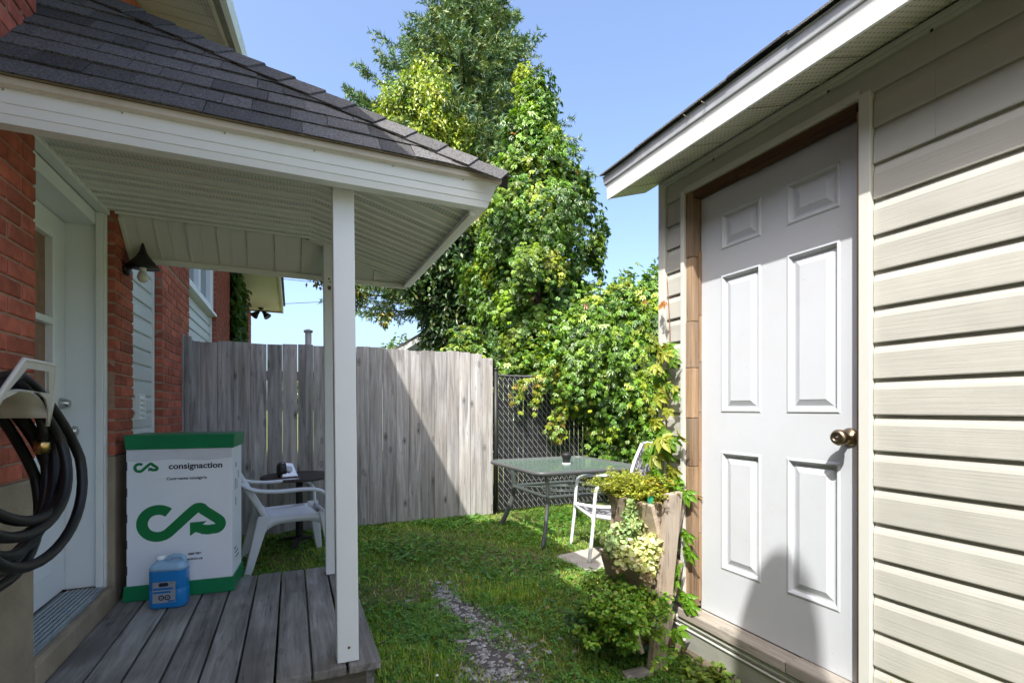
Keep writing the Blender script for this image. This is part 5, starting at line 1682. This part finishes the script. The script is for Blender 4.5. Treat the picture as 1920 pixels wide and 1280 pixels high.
_t.links.new(_lw.outputs['Facing'], _inv.inputs[0]); _t.links.new(_inv.outputs[0], _mx.inputs[0])
_t.links.new(_b.outputs[0], _mx.inputs[1]); _t.links.new(_tr.outputs[0], _mx.inputs[2]); _t.links.new(_mx.outputs[0], _o.inputs[0])
M_GREYM = plain('grey_enamel_metal', (.085, .09, .088), .42, .1, 8, .05, 60, orand=0)
def rr2(w, d, r, z, n=7): return [(TCX + p[0], TCY + p[1], p[2]) for p in rrect(w, d, r, z, n)]
W_, D_ = TX1 - TX0, TY1 - TY0
ring = rr2(W_, D_, .10, TZ - .012)
MB().tube(ring + [ring[0]], .022, 8, cap=False).build('rim', M_GREYM, ptb, smooth=True)
loft([rr2(W_ - .02, D_ - .02, .10, TZ - .012), rr2(W_ - .02, D_ - .02, .10, TZ - .004)], 'glass_top', M_TGLASS, ptb, smooth=False)
for sx_ in (-1, 1):
    for sy_ in (-1, 1):
        cx, cy = TCX + sx_ * (W_ / 2 - .10), TCY + sy_ * (D_ / 2 - .10)
        d = Vector((-sx_, -sy_, 0)).normalized()
        pts = [Vector((cx, cy, TZ - .02)) + d * .06, Vector((cx, cy, .60)) + d * .12, Vector((cx, cy, .46)) + d * .145, Vector((cx, cy, .30)) + d * .125, Vector((cx, cy, .14)) + d * .06, Vector((cx, cy, 0)) - d * .01]
        # smooth the curve
        sp = []
        for i in range(len(pts) - 1):
            p0, p1_, p2_, p3 = pts[max(0, i - 1)], pts[i], pts[i + 1], pts[min(len(pts) - 1, i + 2)]
            for t in np.linspace(0, 1, 5)[:-1]:
                sp.append(.5 * ((2 * p1_) + (-p0 + p2_) * t + (2 * p0 - 5 * p1_ + 4 * p2_ - p3) * t * t + (-p0 + 3 * p1_ - 3 * p2_ + p3) * t ** 3))
        sp.append(pts[-1])
        MB().tube(sp, .026, 10, flat=.7).build('leg', M_GREYM, ptb, smooth=True)
q = rr2(W_ - .38, D_ - .38, .06, .44)
MB().tube(q + [q[0]], .019, 8, cap=False).build('lower_frame', M_GREYM, ptb, smooth=True)
for rr_, nm in ((.13, 'umbrella_ring'), (.21, 'brace_ring')):
    q = [(TCX + rr_ * math.cos(a), TCY + rr_ * math.sin(a), .445) for a in np.linspace(0, 2 * math.pi, 25)]
    MB().tube(q, .009, 8, cap=False).build(nm, M_GREYM, ptb, smooth=True)
for a in range(4):
    an = math.pi / 4 + a * math.pi / 2
    MB().tube([(TCX + .13 * math.cos(an), TCY + .13 * math.sin(an), .445), (TCX + .52 * math.cos(an), TCY + .52 * math.sin(an), .44)], .008, 6).build('brace', M_GREYM, ptb, smooth=True)
um = thing('umbrella_plug', 'black umbrella-hole plug standing on the glass table', 'plug', (TCX, TCY, TZ))
MB().lathe([(.034, 0), (.030, .004), (.030, .035), (.038, .060), (.044, .075), (.046, .095), (.040, .105), (.030, .110), (.012, .118), (0, .119)], (2.60, 4.45, TZ - .003), (0, 0, 1.2), 22, 1.2, 1.2).build('cone', M_BLACK, um, smooth=True)
MB().lathe([(.046, 0), (.046, .004), (.038, .008), (0, .008)], (2.60, 4.45, TZ - .0035), (0, 0, 1), 22).build('collar', M_WHITE, um, smooth=True)

# ------------------------------------------------------------------ sling chairs
M_CHW = plain('white_enamel_tube', (.76, .77, .78), .35, .03, 5, .02, 60, orand=0)


def sling_mat():
    m, t, b, out = nt('black_white_sling')
    tc = t.nodes.new('ShaderNodeTexCoord'); f = noise(t, tc.outputs['Object'], 9, 3, .5, 1.5)
    col = ramp(t, f, [(.44, (.025, .025, .03)), (.5, (.32, .32, .33)), (.56, (.03, .03, .035))])
    t.links.new(col, b.inputs['Base Color']); b.inputs['Roughness'].default_value = .8
    return m


M_SLING = sling_mat()


def sling_chair(label, loc, rz):
    c = thing('sling_chair', label, 'chair', loc, rz, local=True)
    for s_ in (-1, 1):
        x_ = s_ * .27
        # front leg running into the armrest (local +y is the front)
        MB().tube(catmull([(x_, .27, 0), (x_, .235, .30), (x_, .215, .56), (x_, .18, .625), (x_, .08, .64), (x_, -.12, .63), (x_, -.26, .60)]), .023, 10, flat=.6).build('arm_and_leg', M_CHW, c, smooth=True)
        MB().tube(catmull([(x_ * .93, .24, .385), (x_ * .93, .0, .345), (x_ * .93, -.18, .36), (x_ * .93, -.27, .52), (x_ * .93, -.34, .75), (x_ * .93, -.42, .93)]), .018, 10).build('side_rail', M_CHW, c, smooth=True)
        MB().tube([(x_ * .95, -.20, .37), (x_, -.30, .16), (x_, -.36, 0)], .014, 8).build('back_leg', M_CHW, c, smooth=True)
        MB().tube([(x_, .235, .34), (x_ * .93, .235, .385)], .012, 8).build('bracket', M_CHW, c)
    MB().tube([(-.25, -.42, .93), (-.15, -.43, .945), (.15, -.43, .945), (.25, -.42, .93)], .014, 8).build('top_rail', M_CHW, c, smooth=True)
    MB().tube([(-.25, .235, .372), (.25, .235, .372)], .012, 8).build('front_rail', M_CHW, c, smooth=True)
    line = catmull([(0, .24, .388), (0, .0, .335), (0, -.18, .352), (0, -.27, .52), (0, -.34, .75), (0, -.42, .93)], 4)
    MB().sheet([[(u, p.y, p.z - .02 * (1 - (u / .25) ** 2)) for u in np.linspace(-.248, .248, 7)] for p in line]).build('sling', M_SLING, c, smooth=True, solid=.003)
    return c


sling_chair('white sling chair with dark patterned back standing before the glass table', (2.54, 3.61, .006), math.radians(75))

M_SLAB = plain('concrete_slab', (.42, .38, .32), .9, .15, 12, .5, 90)
slab = MB().hexa([(2.10, 3.22, -.02), (2.62, 3.30, -.02), (2.56, 3.80, -.02), (2.05, 3.70, -.02), (2.10, 3.22, .012), (2.62, 3.30, .012), (2.56, 3.80, .012), (2.05, 3.70, .012)]).build('paving_slab', M_SLAB, None, bevel=.008)
put(slab, 'pale concrete paving slab in the grass under a chair leg', 'slab')
stn = thing('timber_block', 'grey timber block lying at the foot of the planter', 'block', (1.48, 1.87, 0))
MB().hexa([(1.40, 1.85, 0), (1.53, 1.84, 0), (1.53, 1.90, 0), (1.41, 1.91, 0), (1.40, 1.852, .042), (1.53, 1.842, .045), (1.53, 1.898, .042), (1.41, 1.908, .04)]).build('block', M_FENCEX, stn, bevel=.004)

# ------------------------------------------------------------------ stepped planter
plt = thing('tiered_planter', 'three-tier weathered wooden planter beside the shed door', 'planter', (1.63, 2.05, 0))
PY0, PY1 = 1.90, 2.26
M_SOIL = plain('potting_soil', (.035, .025, .018), 1, .4, 30, .8, 90, spec=.05, bdist=.01)
def support(y, nm='support'):
    MB().hexa([(1.545, y, 0), (1.632, y, 0), (1.632, y + .038, 0), (1.545, y + .038, 0), (1.655, y, .855), (1.742, y, .862), (1.742, y + .038, .862), (1.655, y + .038, .855)]).build(nm, M_PLANT, plt, bevel=.004)
support(PY0 - .041); support(PY1 + .003)
TIERS = [(1.690, .630, .805, .090, .040), (1.655, .345, .510, .110, .058), (1.600, .100, .265, .110, .058)]
for (cx, zb2, zt2, wt_, wb_) in TIERS:
    for s_ in (-1, 1):
        a = Vector((cx + s_ * wb_, 0, zb2)); b_ = Vector((cx + s_ * wt_, 0, zt2)); o_ = Vector((s_ * .021, 0, -.006))
        MB().hexa([(a.x, PY0, a.z), (a.x + o_.x, PY0, a.z + o_.z), (a.x + o_.x, PY1, a.z + o_.z), (a.x, PY1, a.z), (b_.x, PY0, b_.z), (b_.x + o_.x, PY0, b_.z + o_.z), (b_.x + o_.x, PY1, b_.z + o_.z), (b_.x, PY1, b_.z)]).build('side_board', M_PLANTY, plt, bevel=.003)
    for (ya, yb_) in ((PY0 + .055, PY0 + .074), (PY1 - .074, PY1 - .055)):
        MB().hexa([(cx - wb_ + .001, ya, zb2), (cx + wb_ - .001, ya, zb2), (cx + wb_ - .001, yb_, zb2), (cx - wb_ + .001, yb_, zb2), (cx - wt_ + .002, ya, zt2 - .004), (cx + wt_ - .002, ya, zt2 - .004), (cx + wt_ - .002, yb_, zt2 - .004), (cx - wt_ + .002, yb_, zt2 - .004)]).build('end_board', M_PLANTY, plt, bevel=.003)
    MB().box(cx - wb_ + .002, cx + wb_ - .002, PY0 + .075, PY1 - .075, zb2, zb2 + .015).build('bottom_board', M_PLANTY, plt)
    MB().hexa([(cx - wb_, PY0 + .075, zb2 + .016), (cx + wb_, PY0 + .075, zb2 + .016), (cx + wb_, PY1 - .075, zb2 + .016), (cx - wb_, PY1 - .075, zb2 + .016), (cx - wt_ + .012, PY0 + .075, zt2 - .03), (cx + wt_ - .012, PY0 + .075, zt2 - .03), (cx + wt_ - .012, PY1 - .075, zt2 - .03), (cx - wt_ + .012, PY1 - .075, zt2 - .03)]).build('soil', M_SOIL, plt)
tg = thing('plant_tag', 'small green and white plastic plant tag in top planter box', 'tag', (1.615, 1.945, .78))
MB().hexa([(1.602, 1.953, .775), (1.634, 1.945, .775), (1.634, 1.9465, .775), (1.602, 1.9545, .775), (1.598, 1.945, .850), (1.632, 1.937, .850), (1.632, 1.9385, .850), (1.598, 1.9465, .850)]).build('card', plain('tag_green', (.03, .38, .24), .4, .3, 40, 0), tg)
MB().hexa([(1.598, 1.9445, .838), (1.632, 1.9365, .838), (1.632, 1.939, .838), (1.598, 1.947, .838), (1.598, 1.9438, .856), (1.632, 1.9358, .856), (1.632, 1.9383, .856), (1.598, 1.9463, .856)]).build('tag_head', plain('tag_yellow', (.55, .50, .12), .4, .2, 40, 0), tg)


def sprigs(n, xr, yr, z0, h, lean, leaves, leafL, leafW, cols, wts, name, label, cat, tm=T_KITE, loc=None, sides=4, stemr=.0015, stemc=None, spread=.6):
    t = thing(name, label, cat, loc or (sum(xr) / 2, sum(yr) / 2, z0))
    P = []; T = []; N = []; sb_ = MB()
    for k in range(n):
        x = RNG.uniform(*xr); y = RNG.uniform(*yr); hh_ = RNG.uniform(*h)
        d = Vector((RNG.normal(lean[0], spread), RNG.normal(lean[1], spread), 1.0)).normalized()
        p0 = Vector((x, y, z0)); p1_ = p0 + d * hh_ * .6; p2_ = p1_ + (d + Vector((d.x, d.y, -.35))) * hh_ * .35
        sb_.tube([p0, p1_, p2_], [stemr, stemr * .8, stemr * .4], 4, cap=False)
        for j in range(leaves):
            f = RNG.uniform(.15, 1)
            p = p0.lerp(p1_, f / .6) if f < .6 else p1_.lerp(p2_, (f - .6) / .4)
            az = RNG.uniform(0, 6.28)
            P.append(p); T.append((math.cos(az), math.sin(az), RNG.normal(.15, .35))); N.append((RNG.normal(0, .3), RNG.normal(0, .3), 1))
    P = np.array(P); m = len(P)
    leaf_object('leaves', M_HERB, P, np.array(T), np.array(N), RNG.uniform(leafL * .7, leafL * 1.25, m), RNG.uniform(leafW * .7, leafW * 1.25, m), pal(m, cols, wts), tm, t)
    sb_.build('stems', stemc or MATS.get('herb_stem') or plain('herb_stem', (.16, .17, .04), .7, .2, 20, 0), t)
    return t


sprigs(300, (1.60, 1.70), (1.98, 2.28), .775, (.10, .22), (-.12, .05), 22, .018, .010, [(.42, .45, .05), (.31, .40, .045), (.52, .50, .08)], [4, 3, 2], 'thyme_plant', 'yellow-green thyme mound on the left of the top planter box', 'herb')
sprigs(170, (1.67, 1.79), (1.96, 2.26), .775, (.08, .19), (.1, -.2), 14, .028, .018, [(.38, .36, .04), (.28, .31, .04), (.40, .24, .06)], [4, 3, 1.2], 'oregano_plant', 'golden oregano on the right of the top planter box', 'herb', T_OVAL)

# lettuce: frilled leaves
def lettuce(label, cx, cy, cz, s_, n, cols, name='lettuce_plant'):
    """loose head: many small strongly ruffled leaves set over a dome"""
    t = thing(name, label, 'lettuce', (cx, cy, cz))
    for k in range(n):
        az = k * 2.4 + random.uniform(-.3, .3); el = -.25 + 1.5 * (k / n) + random.uniform(-.15, .15)
        root = Vector((cx, cy, cz)) + Vector((math.cos(az) * math.cos(el), math.sin(az) * math.cos(el), math.sin(el))) * s_ * .30
        L = s_ * random.uniform(.50, .85)
        d = Vector((math.cos(az) * math.cos(el), math.sin(az) * math.cos(el), math.sin(el) * .8 + .1)).normalized()
        sd_ = Vector((-math.sin(az), math.cos(az), random.uniform(-.3, .3))).normalized(); upv = d.cross(sd_).normalized()
        if upv.z < 0: upv = -upv
        ph = random.uniform(0, 6.28); rows = []
        for i in range(8):
            f = i / 7; w = L * (.16 + .52 * math.sin(math.pi * min(.86, .05 + f * .82)))
            row = []
            for j in range(13):
                g = j / 6 - 1
                amp = .13 * L * (max(abs(g) ** 2, f ** 3))
                ruf = amp * math.sin(j * 2.9 + ph + i * .6) + amp * .7 * math.sin(i * 2.7 + ph * 2 + j)
                row.append(root + d * (L * f * (1 - .12 * g * g)) + sd_ * w * g + upv * (.25 * w * g * g + ruf - .40 * L * f * f))
            rows.append(row)
        MB().sheet(rows).build('leaf', cols[k % len(cols)], t, smooth=True)
    return t


M_LET = plain('lettuce_green', (.42, .50, .16), .55, .3, 40, .4, 60, orand=.2)
M_LETY = plain('lettuce_pale', (.66, .64, .34), .55, .25, 40, .4, 60, orand=.2)
M_LETD = plain('lettuce_blue_green', (.30, .44, .22), .55, .3, 40, .4, 60, orand=.2)
M_LETB = plain('lettuce_withered', (.42, .31, .18), .7, .3, 40, .4, 60, orand=.2)
M_FRILL = leafmat('frilled_leaf', .3, .55)


def frilly(name, label, tufts, cols, wts, L, n=60):
    t = thing(name, label, 'lettuce', tufts[0][:3])
    A = []; V = []
    for (x, y, z_, r_) in tufts:
        v = norm(RNG.normal(0, 1, (n, 3)) + np.array([-.3, -.4, .4]))
        A.append(np.array([x, y, z_]) + v * r_ * RNG.uniform(.35, 1, (n, 1))); V.append(v)
    A = np.concatenate(A); V = np.concatenate(V); m = len(A)
    leaf_object('leaves', M_FRILL, A, np.cross(V, RNG.normal(0, 1, (m, 3))) + V * .5, V + RNG.normal(0, .35, (m, 3)), RNG.uniform(L * .6, L * 1.3, m), RNG.uniform(L * .6, L * 1.3, m), pal(m, cols, wts), T_OVAL, t)
    return t


frilly('lettuce_plant', 'pale yellow frilly lettuce spilling from the middle planter box', [(1.52, 1.95, .56, .07), (1.58, 1.93, .55, .075), (1.60, 1.92, .60, .06), (1.55, 1.90, .51, .05), (1.48, 1.99, .53, .05)], [(.72, .70, .34), (.60, .62, .26), (.50, .56, .20), (.80, .76, .50)], [3, 3, 2, 1.5], .027, 150)
frilly('lettuce_plant', 'green bolting lettuce standing at the back of the middle box', [(1.54, 2.06, .62, .075), (1.50, 2.12, .58, .07), (1.57, 2.02, .67, .06), (1.56, 2.04, .73, .035), (1.565, 2.03, .78, .022), (1.47, 2.05, .56, .05)], [(.36, .50, .20), (.46, .56, .22), (.28, .42, .18), (.60, .62, .32)], [3, 3, 2, 1], .024, 150)
frilly('withered_lettuce', 'withered brown lettuce leaves hanging off the middle box', [(1.47, 2.0, .50, .03), (1.55, 1.885, .46, .035), (1.645, 1.90, .55, .035)], [(.50, .38, .24), (.62, .54, .36), (.34, .24, .14)], [3, 2, 1], .024, 60)
# parsley: round curly tufts
pa = thing('parsley_plant', 'bright green curly parsley bush in the lowest planter box', 'herb', (1.46, 1.98, .25))
A = []; B_ = []; psb = MB()
for k in range(120):
    az = rs.uniform(0, 6.28); r_ = rs.uniform(.02, .24) ** 1.0; el = rs.uniform(-.3, 1.2)
    tip = Vector((1.50 + math.cos(az) * r_ * .85 - .04, 1.98 + math.sin(az) * r_ - .02, .20 + .20 * math.sin(el) + rs.uniform(-.03, .04)))
    psb.tube([(1.58, 2.0, .24), tip + Vector((0, 0, .03)), tip], [.002, .0016, .001], 4, cap=False)
    n = 46
    v = norm(RNG.normal(0, 1, (n, 3)))
    A.append(np.array(tip) + v * np.array([.040, .040, .028]) * RNG.uniform(.3, 1, (n, 1))); B_.append(v)
A = np.concatenate(A); B_ = np.concatenate(B_)
leaf_object('leaves', M_HERB, A, B_ + RNG.normal(0, .5, A.shape), B_ + np.array([0, 0, .7]), RNG.uniform(.014, .026, len(A)), RNG.uniform(.014, .024, len(A)), pal(len(A), [(.20, .40, .04), (.30, .48, .05), (.13, .30, .035), (.44, .46, .09)], [4, 4, 2, .8]), T_OVAL, pa)
psb.build('stems', MATS['herb_stem'], pa)
sprigs(16, (1.36, 1.48), (2.05, 2.25), .02, (.25, .36), (-.1, 0), 14, .055, .032, [(.06, .15, .03), (.09, .20, .03)], [1, 1], 'leafy_herb', 'darker broad-leaved herb left of the parsley', 'herb', T_OVAL, spread=.22)
sprigs(14, (1.40, 1.50), (2.05, 2.25), .02, (.34, .5), (0, 0), 2, .03, .004, [(.30, .34, .10)], [1], 'chive_clump', 'thin pale chive stalks between the planter and slab', 'herb', T_NEEDLE, spread=.12)

# ------------------------------------------------------------------ creeper climbing the shed corner
sv = thing('shed_creeper', 'single strand of creeper climbing the shed corner, orange at its tip', 'creeper', (1.78, 2.0, 0))
path = [Vector((1.76, 1.98, 0)), Vector((1.765, 1.96, .5)), Vector((1.775, 2.0, .9)), Vector((1.785, 2.03, 1.3)), Vector((1.79, 2.005, 1.6)), Vector((1.793, 2.03, 1.95))]
cp = catmull(path, 8)
MB().tube(cp, [.006 * (1 - .7 * i / len(cp)) for i in range(len(cp))], 6).build('stem', plain('reddish_stem', (.22, .09, .05), .7, .2, 20, 0), sv, smooth=True)
P = []; T = []; N = []; C = []; S = []
for k in range(150):
    f = rs.random() ** 1.25
    if f < .40 and rs.random() < .85: continue
    p = cp[int(f * (len(cp) - 1))]
    yellow = min(1, max(0, (p.z - .75) / .8))
    rnd = rs.random()
    if p.z > 1.72: c = (.45, .20, .06)
    elif rnd < yellow * .75: c = (.36, .40, .04)
    else: c = (.17, .34, .03)
    wd_ = .075 if p.z < 1.2 else .045
    if p.z > 1.45 and rs.random() < .55: continue
    P.append(p + Vector((rs.uniform(-.06, -.01), rs.gauss(-.01, wd_), rs.gauss(0, .03))))
    T.append((rs.gauss(-.25, .2), rs.gauss(0, .75), rs.gauss(-.75, .3))); N.append((-1, rs.gauss(-.25, .3), rs.gauss(.45, .25)))
    C.append(np.array(c) * rs.uniform(.75, 1.2)); S.append(rs.uniform(.055, .095) * (1.15 if p.z < 1.2 else (.70 if p.z < 1.65 else .42)))
# lower bright leaves right of the planter
for (yy, zz) in ((1.86, .80), (1.85, .60), (1.83, .52), (1.86, .30), (1.83, .26)):
    P.append(Vector((1.765, yy, zz + .06))); T.append((-.15, rs.gauss(0, .5), -1)); N.append((-1, -.35, .4)); C.append((.17, .36, .03)); S.append(rs.uniform(.07, .095))
S = np.array(S)
leaf_object('leaves', M_HERB, np.array([list(p) for p in P]), np.array(T), np.array(N), S, S * 1.02, np.array(C), T_CREEPO, sv)

sprigs(12, (1.66, 1.76), (.80, .93), .30, (.10, .2), (0, 0), 12, .055, .020, [(.42, .42, .05), (.33, .38, .04)], [1, 1], 'yellow_shrub', 'yellow-green shrub tips at the foot of the shed wall, bottom right', 'plant', T_OVAL, spread=.35)
sprigs(90, (1.64, 1.80), (1.25, 1.85), 0.0, (.05, .14), (-.1, 0), 9, .035, .022, [(.14, .24, .03), (.22, .30, .035)], [1, 1], 'shed_weeds', 'sunlit low weeds along the foot of the shed', 'weeds', T_OVAL, spread=.4)

# ------------------------------------------------------------------ gravel, grass, clover
def gravel_mask(x, y):
    yc = np.interp(x * 0 + y, [1.2, 2.1, 2.7, 3.1, 3.45], [.80, .88, .97, .97, .95])
    hw = np.interp(y, [1.2, 2.1, 2.7, 3.1, 3.45], [.22, .17, .20, .16, .02])
    return np.abs(x - yc) / hw


n = 5200
gx = RNG.uniform(.3, 1.6, n); gy = RNG.uniform(1.1, 3.6, n)
d = gravel_mask(gx, gy) + RNG.normal(0, .35, n) + .35 * np.sin(gx * 13 + gy * 9)
keep = (d < .95) | (RNG.random(n) < .03)
gx, gy = gx[keep], gy[keep]
gv = MB(); oct_ = [(1, 0, 0), (-1, 0, 0), (0, 1, 0), (0, -1, 0), (0, 0, 1), (0, 0, -1)]
of = [(0, 2, 4), (2, 1, 4), (1, 3, 4), (3, 0, 4), (2, 0, 5), (1, 2, 5), (3, 1, 5), (0, 3, 5)]
for x, y in zip(gx, gy):
    r_ = abs(random.gauss(0, .007)) + .007; a = random.uniform(0, 6.28); ca, sa = math.cos(a), math.sin(a)
    ex, ey, ez = r_ * random.uniform(.8, 1.6), r_ * random.uniform(.7, 1.1), r_ * random.uniform(.4, .8)
    vs = []
    for (u, v, w) in oct_:
        u, v, w = u * ex + random.gauss(0, r_ * .18), v * ey + random.gauss(0, r_ * .18), w * ez
        vs.append((x + u * ca - v * sa, y + u * sa + v * ca, .006 + w))
    gv.add(vs, of)
M_GRAV = plain('crushed_stone', (.36, .35, .34), .85, .8, 60, .4, 120, spec=.25)
gvo = gv.build('gravel', M_GRAV, None, kind='stuff')
put(gvo, 'grey crushed stone showing through the thin lawn', 'gravel')
gm = MB()
ysg = np.linspace(1.2, 3.44, 16)
gm.sheet([[(float(np.interp(y, [1.2, 2.1, 2.7, 3.1, 3.45], [.80, .88, .97, .97, .95])) + s_ * float(np.interp(y, [1.2, 2.1, 2.7, 3.1, 3.45], [.24, .19, .22, .18, .03])) * random.uniform(.8, 1.1), y, .004) for s_ in (-1, -.5, 0, .5, 1)] for y in ysg])
gm.build('gravel_bed', plain('gravel_dirt', (.11, .10, .09), 1, .3, 30, .8, 120, spec=.05), None, kind='structure')


def lawn_pts(n, x0, x1, y0, y1):
    x = RNG.uniform(x0, x1, n); y = RNG.uniform(y0, y1, n)
    bare = (np.sin(x * 5.1 + y * 2.3) + np.sin(x * 2.2 - y * 4.7) + np.sin(x * 9.3 + 1.3) * .5) / 2.5
    k = RNG.random(n) < np.clip(.75 + .5 * bare, .2, 1)
    g = gravel_mask(x, y)
    k &= (g > .55 + RNG.normal(0, .3, n) + .3 * np.sin(x * 13 + y * 9)) | (y > 3.6)
    k &= ~((x < .37) & (y < 3.70))                       # under the deck
    k &= ~((x > 1.80) & (y < 2.1))                       # under the shed
    k &= ~((x > 2.08) & (x < 2.6) & (y > 3.24) & (y < 3.76))
    return x[k], y[k]


xs_ = []; ys_ = []
for (n, x0, x1, y0, y1) in ((46000, .3, 1.9, 1.2, 3.2), (44000, .1, 3.4, 3.0, 5.6), (9000, -.9, .4, 3.7, 5.5), (6000, 3.0, 5.0, 2.2, 5.5)):
    a, b_ = lawn_pts(n, x0, x1, y0, y1); xs_.append(a); ys_.append(b_)
gx = np.concatenate(xs_); gy = np.concatenate(ys_); n = len(gx)
az = RNG.uniform(0, 2 * math.pi, n); lean = RNG.uniform(.4, 2.6, n)
T = np.stack([np.cos(az) * lean, np.sin(az) * lean, np.ones(n)], 1)
N = np.stack([np.cos(az) * -1, np.sin(az) * -1, lean], 1)
tall = 1 + .5 * (np.sin(gx * 3.7) * np.sin(gy * 3.1 + 1) > .4)
tone = .5 + .5 * np.sin(gx * 2.6 + np.sin(gy * 3.3) * 1.7)
C = pal(n, [(.20, .36, .032), (.31, .45, .042), (.12, .27, .026), (.50, .48, .11)], [4, 3.8, 2.6, 2.0]) * (.8 + .4 * tone)[:, None]
g_o = leaf_object('grass', M_GRASS, np.stack([gx, gy, np.zeros(n)], 1), T, N, RNG.uniform(.018, .046, n) * tall, RNG.uniform(.0035, .0085, n), C, T_BLADE, None, kind='stuff')
put(g_o, 'short patchy lawn grass between the porch and shed', 'grass')
# clover and broad-leaved weeds
xs_ = []; ys_ = []
for (n, x0, x1, y0, y1) in ((13000, .3, 1.9, 1.2, 3.2), (12000, .1, 3.4, 3.0, 5.45), (3500, -.9, .4, 3.7, 5.5), (1400, .3, 2.3, 5.0, 5.44)):
    a, b_ = lawn_pts(n, x0, x1, y0, y1); xs_.append(a); ys_.append(b_)
gx = np.concatenate(xs_); gy = np.concatenate(ys_)
pk = np.sin(gx * 4.3 + 1) * np.sin(gy * 3.9) + .5 * np.sin(gx * 11 + gy * 7)
kp = RNG.random(len(gx)) < np.clip(.5 + .6 * pk, .06, 1)
gx, gy = gx[kp], gy[kp]; n = len(gx)
az = RNG.uniform(0, 6.28, n)
T = np.stack([np.cos(az), np.sin(az), RNG.normal(.15, .25, n)], 1); N = np.stack([RNG.normal(0, .3, n), RNG.normal(0, .3, n), np.ones(n)], 1)
P = np.stack([gx, gy, RNG.uniform(.008, .035, n)], 1)
C = pal(n, [(.13, .31, .05), (.19, .38, .06), (.09, .23, .04)], [4, 3, 3])
h_ = n // 2
c_o = leaf_object('clover', M_HERB, P[:h_], T[:h_], N[:h_], RNG.uniform(.024, .046, h_), RNG.uniform(.024, .046, h_), C[:h_], T_TRI, None, kind='stuff')
put(c_o, 'clover leaves scattered through the lawn', 'clover')
w_o = leaf_object('broadleaf_weeds', M_HERB, P[h_:], T[h_:], N[h_:], RNG.uniform(.03, .075, n - h_), RNG.uniform(.015, .034, n - h_), C[h_:], T_OVAL, None, kind='stuff')
put(w_o, 'small broad-leaved weeds in the lawn', 'weeds')
# white daisies in the near grass
M_PETAL = plain('white_petal', (.8, .8, .78), .6, .05, 5, 0)
for k, (x, y) in enumerate(((.60, 2.02), (.545, 1.96), (.56, 1.90), (.62, 1.93), (.655, 1.97), (.72, 1.88), (.60, 2.2), (.66, 1.84))):
    dz = thing('white_flower', 'tiny white flower in the grass by the deck corner', 'flower', (x, y, 0), group='tiny white flowers near the deck')
    MB().tube([(x, y, 0), (x + .004, y, .05)], .001, 4).build('stem', MATS['herb_stem'], dz)
    MB().lathe([(.006, 0), (.0075, .002), (.004, .004), (0, .005)], (x + .004, y, .05), (0, -.3, 1), 8).build('petals', M_PETAL, dz)

# dry leaves and twigs lying in the lawn
n = 150
x, y = lawn_pts(n * 2, .4, 2.6, 1.4, 5.2); n = len(x)
az = RNG.uniform(0, 6.28, n)
T = np.stack([np.cos(az), np.sin(az), RNG.normal(.1, .2, n)], 1); N = np.stack([RNG.normal(0, .35, n), RNG.normal(0, .35, n), np.ones(n)], 1)
d_o = leaf_object('dry_leaves', M_HERB, np.stack([x, y, RNG.uniform(.02, .045, n)], 1), T, N, RNG.uniform(.02, .05, n), RNG.uniform(.012, .028, n), pal(n, [(.26, .17, .08), (.36, .27, .14), (.18, .11, .06)], [3, 2, 2]), T_OVAL, None, kind='stuff')
put(d_o, 'small dry brown leaves lying in the lawn', 'leaves')
